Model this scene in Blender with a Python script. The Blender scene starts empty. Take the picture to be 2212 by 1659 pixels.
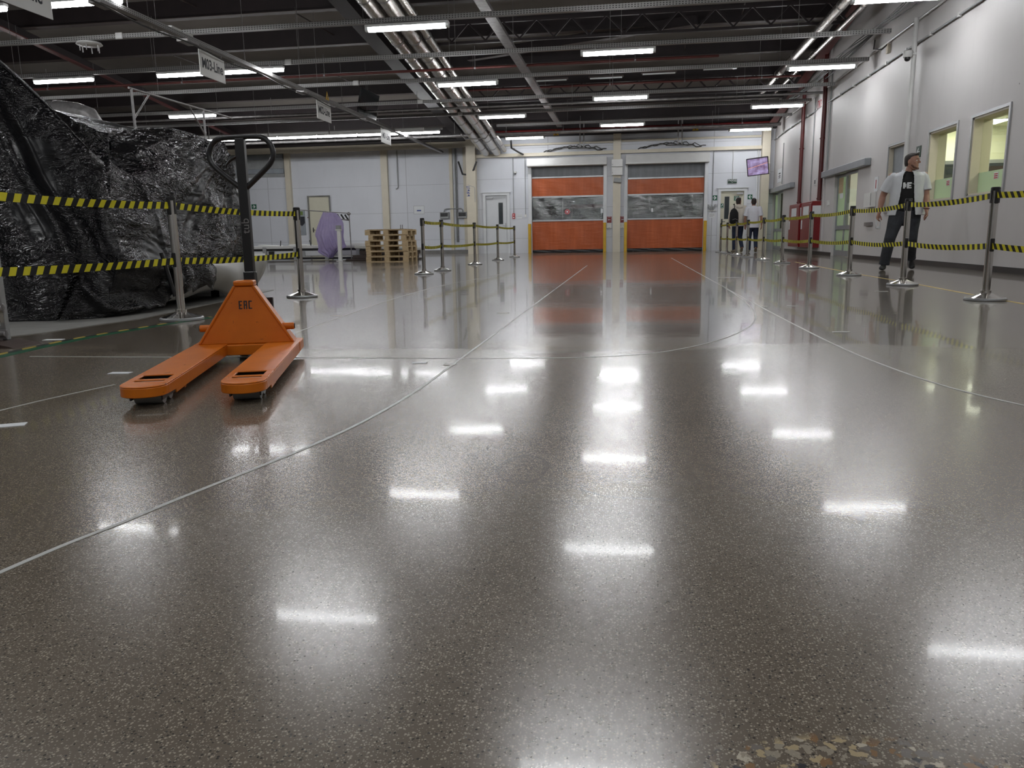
import bpy, bmesh, math, random
from mathutils import Vector, Matrix
random.seed(7)
PI = math.pi
sc = bpy.context.scene
COL = sc.collection

# ------------------------------------------------------------------ camera, world, exposure
F_PX, PITCH, YAW, ROLL = 1665.96, 0.187695, -0.150591, -0.0165221
cam_d = bpy.data.cameras.new('camera')
cam = bpy.data.objects.new('camera', cam_d)
COL.objects.link(cam)
cam_d.sensor_fit = 'HORIZONTAL'
cam_d.sensor_width = 36.0
cam_d.lens = F_PX / 2212.0 * 36.0
cam_d.clip_start = 0.02
cam_d.clip_end = 200
_f = Vector((math.sin(YAW) * math.cos(PITCH), math.cos(YAW) * math.cos(PITCH), -math.sin(PITCH)))
_r = Vector((math.cos(YAW), -math.sin(YAW), 0))
_u = _r.cross(_f)
_r2 = _r * math.cos(ROLL) + _u * math.sin(ROLL)
_u2 = -_r * math.sin(ROLL) + _u * math.cos(ROLL)
cam.matrix_world = Matrix(((_r2.x, _u2.x, -_f.x, 0), (_r2.y, _u2.y, -_f.y, 0), (_r2.z, _u2.z, -_f.z, 0.6), (0, 0, 0, 1)))
sc.camera = cam

world = bpy.data.worlds.new('world')
sc.world = world
world.use_nodes = True
world.node_tree.nodes['Background'].inputs[0].default_value = (0.5, 0.52, 0.55, 1)
world.node_tree.nodes['Background'].inputs[1].default_value = 0.02
sc.view_settings.view_transform = 'Standard'
sc.view_settings.look = 'None'
sc.view_settings.gamma = 1.0
sc.view_settings.exposure = 1.0
sc.view_settings.use_curve_mapping = False
sc.cycles.max_bounces = 6
sc.cycles.diffuse_bounces = 3
sc.cycles.glossy_bounces = 3
sc.cycles.use_adaptive_sampling = True
sc.cycles.adaptive_threshold = 0.02
sc.cycles.transparent_max_bounces = 8
sc.cycles.use_denoising = True
sc.cycles.sample_clamp_indirect = 4.0
sc.cycles.caustics_reflective = False
sc.cycles.caustics_refractive = False
LAMP = 30.0          # radiance of the fluorescent diffusers

# ------------------------------------------------------------------ materials
class NT:
    def __init__(self, name):
        self.m = bpy.data.materials.new(name)
        self.m.use_nodes = True
        self.t = self.m.node_tree
        self.b = self.t.nodes['Principled BSDF']
        self.out = self.t.nodes['Material Output']
    def n(self, typ, **kw):
        x = self.t.nodes.new(typ)
        for k, v in kw.items():
            if k.startswith('i_'):
                x.inputs[k[2:].replace('_', ' ')].default_value = v
            else:
                setattr(x, k, v)
        return x
    def l(self, a, b):
        self.t.links.new(a, b)
    def coord(self, kind='Object', scale=None):
        tc = self.n('ShaderNodeTexCoord')
        o = tc.outputs[kind]
        if scale:
            mp = self.n('ShaderNodeMapping')
            mp.inputs['Scale'].default_value = scale
            self.l(o, mp.inputs['Vector'])
            o = mp.outputs[0]
        return o
    def noise(self, vec, scale, detail=3, rough=0.55, dist=0.0):
        x = self.n('ShaderNodeTexNoise')
        x.inputs['Scale'].default_value = scale
        x.inputs['Detail'].default_value = detail
        x.inputs['Roughness'].default_value = rough
        x.inputs['Distortion'].default_value = dist
        if vec: self.l(vec, x.inputs['Vector'])
        return x
    def ramp(self, fac, stops, interp='LINEAR'):
        r = self.n('ShaderNodeValToRGB')
        r.color_ramp.interpolation = interp
        e = r.color_ramp.elements
        while len(e) < len(stops): e.new(0.5)
        for el, (p, c) in zip(e, stops):
            el.position = p
            el.color = (c, c, c, 1) if not hasattr(c, '__len__') else (*c, 1)
        self.l(fac, r.inputs[0])
        return r.outputs[0]
    def mix(self, fac, a, b, blend='MIX'):
        x = self.n('ShaderNodeMix', data_type='RGBA', blend_type=blend)
        for i, v in ((0, fac), (6, a), (7, b)):
            s = x.inputs[i]
            if hasattr(v, 'links'): self.l(v, s)
            elif hasattr(v, '__len__'): s.default_value = (*v, 1)
            else: s.default_value = v if i == 0 else (v, v, v, 1)
        return x.outputs[2]
    def math(self, op, a, b=0.0, c=None):
        x = self.n('ShaderNodeMath', operation=op)
        for i, v in enumerate((a, b, c)):
            if v is None: continue
            if hasattr(v, 'links'): self.l(v, x.inputs[i])
            else: x.inputs[i].default_value = v
        return x.outputs[0]
    def bump(self, h, strength=0.3, dist=0.01, normal=None):
        x = self.n('ShaderNodeBump')
        x.inputs['Strength'].default_value = strength
        x.inputs['Distance'].default_value = dist
        self.l(h, x.inputs['Height'])
        if normal: self.l(normal, x.inputs['Normal'])
        return x.outputs[0]
    def set(self, **kw):
        for k, v in kw.items():
            s = self.b.inputs[k.replace('_', ' ')]
            if hasattr(v, 'links'): self.l(v, s)
            elif hasattr(v, '__len__') and len(v) == 3: s.default_value = (*v, 1)
            else: s.default_value = v

def simple(name, col, rough=0.5, metal=0.0, var=0.12, scale=3.0, bump=0.0, bscale=60, **kw):
    m = NT(name)
    v = m.coord()
    n = m.noise(v, scale, 4)
    f = m.ramp(n.outputs[0], [(0.3, 0.0), (0.7, 1.0)])
    m.set(Base_Color=m.mix(f, tuple(c * (1 - var) for c in col), tuple(min(1, c * (1 + var)) for c in col)),
          Roughness=rough, Metallic=metal, **kw)
    if bump:
        m.set(Normal=m.bump(m.noise(v, bscale, 3).outputs[0], bump, 0.004))
    return m.m

def emissive(name, col, strength):
    m = NT(name)
    m.set(Base_Color=(0.8, 0.8, 0.8), Emission_Color=col, Emission_Strength=strength, Roughness=0.4)
    return m.m

M = {}
M['cream'] = simple('cream_paint', (0.62, 0.57, 0.46), 0.45, var=0.05)
M['white_trim'] = simple('white_trim_paint', (0.66, 0.68, 0.70), 0.4, var=0.05)
M['white_housing'] = simple('white_metal_housing', (0.62, 0.62, 0.61), 0.35, var=0.05)
M['grey_plastic'] = simple('grey_plastic', (0.30, 0.31, 0.31), 0.45)
M['black_plastic'] = simple('black_plastic', (0.012, 0.012, 0.013), 0.35)
M['dark_steel'] = simple('dark_brown_steel', (0.014, 0.008, 0.009), 0.55, var=0.25)
M['flange'] = simple('lighter_steel_flange', (0.055, 0.040, 0.037), 0.6, var=0.25)  # lighter steel tone than the webs
M['maroon'] = simple('maroon_primer_steel', (0.11, 0.025, 0.022), 0.5, var=0.2)
M['red_pipe'] = simple('dark_red_pipe_paint', (0.085, 0.007, 0.007), 0.4, var=0.15)
M['red_box'] = simple('red_cabinet_paint', (0.20, 0.004, 0.007), 0.35, var=0.08)
M['deck'] = simple('pale_roof_deck', (0.21, 0.19, 0.175), 0.75, var=0.15, scale=0.5)
M['galv'] = simple('galvanised_steel', (0.26, 0.25, 0.25), 0.42, 0.55, var=0.25, scale=8)
M['steel'] = simple('polished_steel', (0.62, 0.60, 0.57), 0.14, 1.0, var=0.05)
M['brushed'] = simple('brushed_aluminium', (0.42, 0.43, 0.44), 0.38, 0.7, var=0.08)
M['alu_door'] = simple('grey_aluminium_frame', (0.30, 0.32, 0.34), 0.4, 0.3, var=0.06)
M['lamp'] = emissive('lit_diffuser', (0.975, 0.985, 1.0), LAMP)
M['lamp_room'] = emissive('lit_room_panel', (1.0, 0.99, 0.84), 11.0)
M['lamp_hall'] = emissive('lit_hall_lamp', (0.95, 1.0, 1.0), 8.0)
M['clear_cap'] = simple('clear_polycarbonate', (0.7, 0.74, 0.74), 0.2, var=0.03)
M['orange'] = None
M['yellow'] = simple('yellow_paint', (0.60, 0.36, 0.015), 0.45, var=0.1)
M['tape_white'] = simple('white_floor_tape', (0.50, 0.50, 0.48), 0.4, var=0.12)
M['tape_yellow'] = simple('yellow_floor_tape', (0.50, 0.36, 0.09), 0.4, var=0.15)
M['tape_green'] = simple('green_floor_tape', (0.01, 0.09, 0.04), 0.4, var=0.15)
M['green_sign'] = simple('green_sign_film', (0.006, 0.10, 0.05), 0.4, var=0.05)
M['dark_green'] = simple('dark_green_sign', (0.004, 0.035, 0.015), 0.4, var=0.05)
M['white_sign'] = simple('white_sign_board', (0.74, 0.74, 0.72), 0.5, var=0.03)
M['paper'] = simple('white_paper', (0.72, 0.74, 0.76), 0.6, var=0.03)
M['ink'] = simple('dark_ink', (0.02, 0.022, 0.03), 0.6, var=0.1)
M['ink_red'] = simple('red_ink', (0.45, 0.03, 0.04), 0.6, var=0.1)
M['ink_blue'] = simple('blue_ink', (0.05, 0.09, 0.30), 0.6, var=0.1)
M['skin'] = simple('skin', (0.36, 0.19, 0.135), 0.5, var=0.08, scale=12)
M['hair'] = simple('dark_brown_hair', (0.018, 0.010, 0.008), 0.55, var=0.3, scale=80, bump=0.5, bscale=150)
M['shirt_grey'] = simple('pale_grey_shirt_cloth', (0.60, 0.62, 0.65), 0.8, var=0.06, scale=8)
M['tee_black'] = simple('black_tee_cloth', (0.006, 0.006, 0.007), 0.85, var=0.2)
M['trouser'] = simple('charcoal_trouser_cloth', (0.034, 0.037, 0.045), 0.85, var=0.25, scale=10)
M['shoe_dark'] = simple('dark_shoe', (0.012, 0.012, 0.012), 0.6)
M['shoe_tan'] = simple('tan_shoe_sole', (0.20, 0.17, 0.12), 0.6)
M['jacket'] = simple('cream_jacket_cloth', (0.62, 0.57, 0.49), 0.85, var=0.08, scale=9)
M['jeans'] = simple('navy_jeans', (0.012, 0.020, 0.045), 0.85, var=0.3, scale=10)
M['shirt_white'] = simple('white_shirt_cloth', (0.62, 0.63, 0.68), 0.8, var=0.06, scale=8)
M['foam'] = simple('white_foam_sheet', (0.50, 0.50, 0.48), 0.55, var=0.06, scale=4)
M['kerb'] = simple('grey_concrete_kerb', (0.20, 0.195, 0.185), 0.7, var=0.2)
M['slab'] = simple('pale_rough_concrete', (0.22, 0.215, 0.20), 0.6, var=0.12, scale=4)
M['skirting'] = simple('charcoal_skirting', (0.028, 0.026, 0.025), 0.45, var=0.15)
M['cable'] = simple('dark_cable', (0.05, 0.05, 0.05), 0.6)
M['louvre'] = simple('grey_louvre', (0.30, 0.33, 0.36), 0.4, 0.2)
M['room_wall'] = simple('pale_yellow_room_wall', (0.70, 0.70, 0.52), 0.7, var=0.03)
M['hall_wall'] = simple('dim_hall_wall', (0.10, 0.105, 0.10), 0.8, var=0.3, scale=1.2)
M['cream_door'] = simple('cream_door_leaf', (0.60, 0.58, 0.46), 0.45, var=0.03)
M['white_door'] = simple('white_door_leaf', (0.62, 0.64, 0.66), 0.4, var=0.03)

# --- walls
def wall_mat(name, col, seam_x=None, seam_z=None):
    m = NT(name)
    v = m.coord()
    n1 = m.noise(v, 0.7, 4)
    n2 = m.noise(m.coord(scale=(3, 3, 0.5)), 2.2, 4)
    base = m.mix(m.ramp(n1.outputs[0], [(0.3, 0), (0.7, 1)]), tuple(c * 0.93 for c in col), col)
    base = m.mix(m.math('MULTIPLY', m.ramp(n2.outputs[0], [(0.55, 0.0), (0.8, 1.0)]), 0.25), base, tuple(c * 0.82 for c in col))
    sp = m.n('ShaderNodeTexVoronoi', i_Scale=1.1)
    m.l(v, sp.inputs['Vector'])
    base = m.mix(m.ramp(sp.outputs['Distance'], [(0.0, 1.0), (0.016, 1.0), (0.022, 0.0)]), base, (0.12, 0.11, 0.10))
    if seam_z:
        s = m.n('ShaderNodeSeparateXYZ')
        m.l(v, s.inputs[0])
        d = m.math('ABSOLUTE', m.math('SUBTRACT', m.math('FRACT', m.math('DIVIDE', s.outputs[2], seam_z)), 0.5))
        line = m.math('LESS_THAN', d, 0.006)
        if seam_x:
            d2 = m.math('ABSOLUTE', m.math('SUBTRACT', m.math('FRACT', m.math('DIVIDE', s.outputs[0], seam_x)), 0.5))
            line = m.math('MAXIMUM', line, m.math('LESS_THAN', d2, 0.002))
        base = m.mix(m.math('MULTIPLY', line, 0.45), base, (0.15, 0.15, 0.16))
    m.set(Base_Color=base, Roughness=0.55, Normal=m.bump(m.noise(v, 25, 4).outputs[0], 0.12, 0.004))
    return m.m
M['wall_back'] = wall_mat('white_panel_wall', (0.68, 0.70, 0.75), 6.1, 1.12)
M['wall_right'] = wall_mat('painted_block_wall', (0.62, 0.60, 0.595))
M['wall_plain'] = wall_mat('plain_wall', (0.5, 0.5, 0.5))

# --- orange painted steel with scratches
def orange_mat():
    m = NT('worn_orange_paint')
    v = m.coord()
    n = m.noise(v, 5, 5)
    base = m.mix(m.ramp(n.outputs[0], [(0.35, 0), (0.65, 1)]), (0.56, 0.140, 0.008), (0.66, 0.175, 0.010))
    sv = m.coord(scale=(14, 14, 75))
    s = m.noise(sv, 1.6, 3, 0.6, 0.4)
    scr = m.ramp(s.outputs[0], [(0.69, 0.0), (0.73, 1.0)])
    s2 = m.noise(v, 45, 4, 0.7)
    chips = m.ramp(s2.outputs[0], [(0.68, 0.0), (0.72, 1.0)])
    d = m.math('MAXIMUM', m.math('MULTIPLY', scr, 0.8), m.math('MULTIPLY', chips, 0.7))
    base = m.mix(d, base, (0.06, 0.03, 0.02))
    m.set(Base_Color=base, Roughness=m.math('ADD', m.math('MULTIPLY', d, 0.3), 0.33), Normal=m.bump(n.outputs[0], 0.08, 0.005))
    
    m.set(Base_Color=base, Specular_IOR_Level=0.35)
    return m.m
M['orange'] = orange_mat()

# --- belt stripes (uv in metres)
def belt_mat():
    m = NT('yellow_black_striped_webbing')
    tc = m.n('ShaderNodeTexCoord')
    s = m.n('ShaderNodeSeparateXYZ')
    m.l(tc.outputs['UV'], s.inputs[0])
    ph = m.math('SUBTRACT', s.outputs[0], m.math('MULTIPLY', s.outputs[1], 0.62))
    fr = m.math('FRACT', m.math('DIVIDE', ph, 0.106))
    m.set(Base_Color=m.mix(m.math('LESS_THAN', fr, 0.5), (0.004, 0.004, 0.005), (0.64, 0.58, 0.02)), Roughness=0.65, Specular_IOR_Level=0.25)
    return m.m
M['belt'] = belt_mat()

# --- black plastic sheeting
def tarp_mat():
    m = NT('black_plastic_sheeting')
    v = m.coord()
    w1 = m.noise(m.coord(scale=(2.4, 2.4, 4.6)), 2.4, 3, 0.55, 2.2)
    w3 = m.noise(v, 1.6, 3, 0.5, 0.8)
    r1 = m.math('SUBTRACT', 1.0, m.math('MULTIPLY', m.math('ABSOLUTE', m.math('SUBTRACT', w1.outputs[0], 0.5)), 4.0))
    mask = m.ramp(m.noise(v, 1.5, 2).outputs[0], [(0.40, 0.05), (0.54, 1.0)])
    b1 = m.bump(m.math('MULTIPLY', r1, mask), 0.6, 0.022)
    b2 = m.bump(w3.outputs[0], 0.35, 0.08, b1)
    m.set(Base_Color=(0.006, 0.006, 0.007), Roughness=m.ramp(mask, [(0.0, 0.31), (1.0, 0.13)]), Normal=b2, Specular_IOR_Level=0.5)
    return m.m
M['tarp'] = tarp_mat()

def purple_mat():
    m = NT('purple_translucent_film')
    v = m.coord()
    w = m.noise(m.coord(scale=(6, 6, 1.2)), 3, 4, 0.6, 1.0)
    m.set(Base_Color=m.mix(m.noise(v, 3, 3).outputs[0], (0.34, 0.27, 0.56), (0.56, 0.48, 0.74)), Roughness=0.22,
          Alpha=0.80, Normal=m.bump(w.outputs[0], 0.8, 0.05))
    return m.m
M['purple'] = purple_mat()

def fabric_mat(name, col, rough=0.4, wr=(1.2, 1, 6)):
    m = NT(name)
    w = m.noise(m.coord(scale=wr), 1.6, 4, 0.55, 0.4)
    s = m.noise(m.coord(scale=(5, 1, 0.6)), 1.2, 3)
    m.set(Base_Color=m.mix(m.ramp(s.outputs[0], [(0.4, 0), (0.75, 1)]), col, tuple(min(1, c * 1.25 + 0.01) for c in col)),
          Roughness=rough, Normal=m.bump(w.outputs[0], 0.5, 0.02))
    return m.m
M['curtain'] = fabric_mat('orange_curtain_fabric', (0.40, 0.078, 0.010), 0.42)
M['grey_fabric'] = fabric_mat('grey_curtain_fabric', (0.17, 0.18, 0.195), 0.5)

def vinyl_mat():
    m = NT('clear_vinyl_strip')
    w = m.noise(m.coord(scale=(1.3, 1, 3.5)), 2.2, 4, 0.6, 0.8)
    nb = m.bump(w.outputs[0], 0.5, 0.03)
    tr = m.n('ShaderNodeBsdfTransparent')
    tr.inputs[0].default_value = (0.55, 0.58, 0.56, 1)
    gl = m.n('ShaderNodeBsdfGlossy')
    gl.inputs['Roughness'].default_value = 0.06
    gl.inputs['Color'].default_value = (0.85, 0.85, 0.85, 1)
    m.l(nb, gl.inputs['Normal'])
    mx = m.n('ShaderNodeMixShader')
    mx.inputs[0].default_value = 0.11
    m.l(tr.outputs[0], mx.inputs[1]); m.l(gl.outputs[0], mx.inputs[2])
    m.l(mx.outputs[0], m.out.inputs['Surface'])
    return m.m
M['vinyl'] = vinyl_mat()

def glass_mat(name, tint, gloss, rough=0.02):
    m = NT(name)
    tr = m.n('ShaderNodeBsdfTransparent')
    tr.inputs[0].default_value = (*tint, 1)
    gl = m.n('ShaderNodeBsdfGlossy')
    gl.inputs['Roughness'].default_value = rough
    mx = m.n('ShaderNodeMixShader')
    mx.inputs[0].default_value = gloss
    m.l(tr.outputs[0], mx.inputs[1]); m.l(gl.outputs[0], mx.inputs[2])
    m.l(mx.outputs[0], m.out.inputs['Surface'])
    return m.m
M['glass'] = glass_mat('window_glass', (0.92, 0.95, 0.90), 0.08)
def frosted_mat():
    m = NT('frosted_film')
    d = m.n('ShaderNodeBsdfDiffuse'); d.inputs[0].default_value = (0.50, 0.56, 0.48, 1)
    t = m.n('ShaderNodeBsdfTranslucent'); t.inputs[0].default_value = (0.62, 0.72, 0.58, 1)
    mx = m.n('ShaderNodeMixShader'); mx.inputs[0].default_value = 0.55
    m.l(d.outputs[0], mx.inputs[1]); m.l(t.outputs[0], mx.inputs[2])
    m.l(mx.outputs[0], m.out.inputs['Surface'])
    return m.m
M['frost'] = frosted_mat()

def foil_mat():
    m = NT('aluminium_foil_lagging')
    w = m.noise(m.coord(scale=(3, 1.2, 3)), 7, 4, 0.6, 0.8)
    m.set(Base_Color=(0.55, 0.53, 0.50), Metallic=0.95, Roughness=0.27, Normal=m.bump(w.outputs[0], 0.35, 0.02))
    return m.m
M['foil'] = foil_mat()

def tray_mat():
    m = NT('perforated_galvanised_tray')
    v = m.coord()
    s = m.n('ShaderNodeSeparateXYZ'); m.l(v, s.inputs[0])
    along = m.math('ADD', s.outputs[0], s.outputs[1])
    a = m.math('LESS_THAN', m.math('FRACT', m.math('DIVIDE', along, 0.05)), 0.55)
    across = m.math('FRACT', m.math('DIVIDE', s.outputs[2], 0.03))
    b = m.math('MULTIPLY', m.math('GREATER_THAN', across, 0.3), m.math('LESS_THAN', across, 0.7))
    hole = m.math('MULTIPLY', a, b)
    m.set(Base_Color=m.mix(hole, (0.27, 0.265, 0.26), (0.015, 0.012, 0.012)), Metallic=0.4, Roughness=0.45)
    return m.m
M['tray'] = tray_mat()

def wood_mat():
    m = NT('pallet_timber')
    w = m.noise(m.coord(scale=(2, 12, 12)), 4, 4, 0.6, 0.5)
    m.set(Base_Color=m.mix(m.ramp(w.outputs[0], [(0.3, 0), (0.7, 1)]), (0.36, 0.26, 0.14), (0.56, 0.43, 0.26)), Roughness=0.75)
    return m.m
M['wood'] = wood_mat()

def screen_mat():
    m = NT('lit_screen_picture')
    v = m.coord('Generated')
    s = m.n('ShaderNodeSeparateXYZ'); m.l(v, s.inputs[0])
    n = m.noise(v, 3.2, 2)
    base = m.mix(m.ramp(n.outputs[0], [(0.35, 0), (0.7, 1)]), (0.10, 0.06, 0.11), (0.24, 0.20, 0.34))
    ln = m.math('LESS_THAN', m.math('ABSOLUTE', m.math('SUBTRACT', s.outputs[2], m.math('ADD', m.math('MULTIPLY', s.outputs[0], 0.25), 0.42))), 0.012)
    base = m.mix(ln, base, (0.5, 0.22, 0.16))
    m.set(Base_Color=(0.01, 0.01, 0.01), Emission_Color=base, Emission_Strength=0.9, Roughness=0.15)
    return m.m
M['screen'] = screen_mat()
M['dead_screen'] = simple('switched_off_screen', (0.030, 0.038, 0.042), 0.15)

# --- polished concrete floor
def floor_mat():
    m = NT('polished_concrete')
    v = m.coord()
    big = m.noise(v, 0.45, 4, 0.6)
    mid = m.noise(v, 3.5, 4, 0.6)
    base = m.mix(m.ramp(big.outputs[0], [(0.35, 0), (0.65, 1)]), (0.104, 0.082, 0.059), (0.138, 0.112, 0.083))
    base = m.mix(m.ramp(mid.outputs[0], [(0.35, 0), (0.7, 0.6)]), base, (0.150, 0.122, 0.091))
    # fine aggregate
    for sc_, thr, colr, dist in ((215, 0.64, (0.40, 0.35, 0.27), 0.34), (190, 0.74, (0.016, 0.013, 0.010), 0.34), (340, 0.50, (0.30, 0.26, 0.20), 0.36), (170, 0.93, (0.38, 0.32, 0.24), 0.28)):
        vo = m.n('ShaderNodeTexVoronoi', i_Scale=float(sc_))
        m.l(v, vo.inputs['Vector'])
        s = m.n('ShaderNodeSeparateColor')
        m.l(vo.outputs['Color'], s.inputs[0])
        f = m.math('MULTIPLY', m.math('GREATER_THAN', s.outputs[0], thr), m.ramp(vo.outputs['Distance'], [(dist - 0.05, 1.0), (dist + 0.05, 0.0)]))
        base = m.mix(m.math('MULTIPLY', f, 0.9), base, colr)
    # worn patch with coarse pebbles showing
    sx = m.n('ShaderNodeSeparateXYZ'); m.l(v, sx.inputs[0])
    dx = m.math('DIVIDE', m.math('SUBTRACT', sx.outputs[0], 0.28), 0.22)
    dy = m.math('DIVIDE', m.math('SUBTRACT', sx.outputs[1], 0.77), 0.13)
    r = m.math('SQRT', m.math('ADD', m.math('MULTIPLY', dx, dx), m.math('MULTIPLY', dy, dy)))
    r = m.math('ADD', r, m.math('MULTIPLY', m.math('SUBTRACT', m.noise(v, 14, 3).outputs[0], 0.5), 0.7))
    patch = m.ramp(r, [(0.85, 1.0), (1.0, 0.0)])
    vp = m.n('ShaderNodeTexVoronoi', i_Scale=70.0)
    dv = m.mix(0.03, v, m.noise(v, 60, 3).outputs[1])
    m.l(dv, vp.inputs['Vector'])
    sp = m.n('ShaderNodeSeparateColor'); m.l(vp.outputs['Color'], sp.inputs[0])
    peb = m.math('MULTIPLY', m.math('GREATER_THAN', sp.outputs[0], 0.28), m.ramp(vp.outputs['Distance'], [(0.48, 1.0), (0.53, 0.0)]))
    pcol = m.ramp(sp.outputs[1], [(0.0, (0.42, 0.33, 0.19)), (0.25, (0.30, 0.26, 0.20)), (0.45, (0.50, 0.44, 0.34)), (0.62, (0.22, 0.12, 0.05)), (0.76, (0.16, 0.14, 0.12)), (0.9, (0.02, 0.022, 0.03))], 'CONSTANT')
    base = m.mix(m.math('MULTIPLY', patch, m.math('MULTIPLY', peb, 0.9)), base, pcol)
    # old round drip stain: thin darker ring
    for (cx, cy, rx, ry) in ((-0.27, 1.94, 0.07, 0.125),):
        ax = m.math('DIVIDE', m.math('SUBTRACT', sx.outputs[0], cx), rx)
        ay = m.math('DIVIDE', m.math('SUBTRACT', sx.outputs[1], cy), ry)
        rr = m.math('SQRT', m.math('ADD', m.math('MULTIPLY', ax, ax), m.math('MULTIPLY', ay, ay)))
        rr = m.math('ADD', rr, m.math('MULTIPLY', m.math('SUBTRACT', m.noise(v, 9, 2).outputs[0], 0.5), 0.35))
        ring = m.ramp(rr, [(0.8, 0.12), (0.95, 0.55), (1.0, 0.55), (1.08, 0.0)])
        base = m.mix(ring, base, (0.045, 0.040, 0.036))
    # hairline cracks and puddle marks
    n3 = m.noise(m.coord(scale=(0.8, 0.5, 1)), 0.7, 2, 0.5, 0.3)
    cr = m.math('ABSOLUTE', m.math('SUBTRACT', n3.outputs[0], 0.5))
    crack = m.ramp(cr, [(0.0, 0.12), (0.002, 0.08), (0.004, 0.0)])
    base = m.mix(crack, base, (0.035, 0.03, 0.026))
    polish = m.ramp(m.noise(v, 0.8, 4, 0.6, 0.3).outputs[0], [(0.35, 0.0), (0.65, 1.0)])
    wav = m.noise(m.coord(scale=(1.0, 1.0, 1)), 1.7, 3, 0.5)
    fine = m.noise(v, 90, 3, 0.6)
    nrm = m.bump(wav.outputs[0], 0.10, 0.012)
    nb = m.bump(fine.outputs[0], 0.10, 0.0012, nrm)
    edge_y = m.math('ADD', sx.outputs[1], m.math('MULTIPLY', m.math('SUBTRACT', m.noise(m.coord(scale=(0.7, 1, 1)), 0.9, 3, 0.5).outputs[0], 0.5), 2.2))
    sealed = m.ramp(m.math('DIVIDE', edge_y, 10.0), [(0.415, 0.0), (0.425, 1.0)])
    near = m.math('SUBTRACT', 1.0, sealed)
    cb = m.bump(fine.outputs[0], 0.03, 0.0006, nrm)
    m.set(Base_Color=base, Roughness=m.math('ADD', 0.185, m.math('ADD', m.math('MULTIPLY', polish, 0.03), m.math('MULTIPLY', near, 0.032))),
          Specular_IOR_Level=m.math('ADD', 0.50, m.math('MULTIPLY', near, 0.46)), Normal=nb,
          Coat_Weight=m.math('ADD', 0.11, m.math('ADD', m.math('MULTIPLY', polish, 0.06), m.math('MULTIPLY', sealed, 0.45))),
          Coat_Roughness=m.math('ADD', 0.045, m.math('MULTIPLY', near, 0.012)), Coat_IOR=1.30, Coat_Normal=cb)
    return m.m
M['floor'] = floor_mat()

# ------------------------------------------------------------------ mesh helpers
def basis(d, ref=None):
    d = Vector(d).normalized()
    ref = Vector(ref) if ref is not None else (Vector((0, 0, 1)) if abs(d.z) < 0.9 else Vector((1, 0, 0)))
    a = ref.cross(d)
    if a.length < 1e-5: a = Vector((1, 0, 0)).cross(d)
    a.normalize()
    return a, d.cross(a).normalized()

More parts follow.
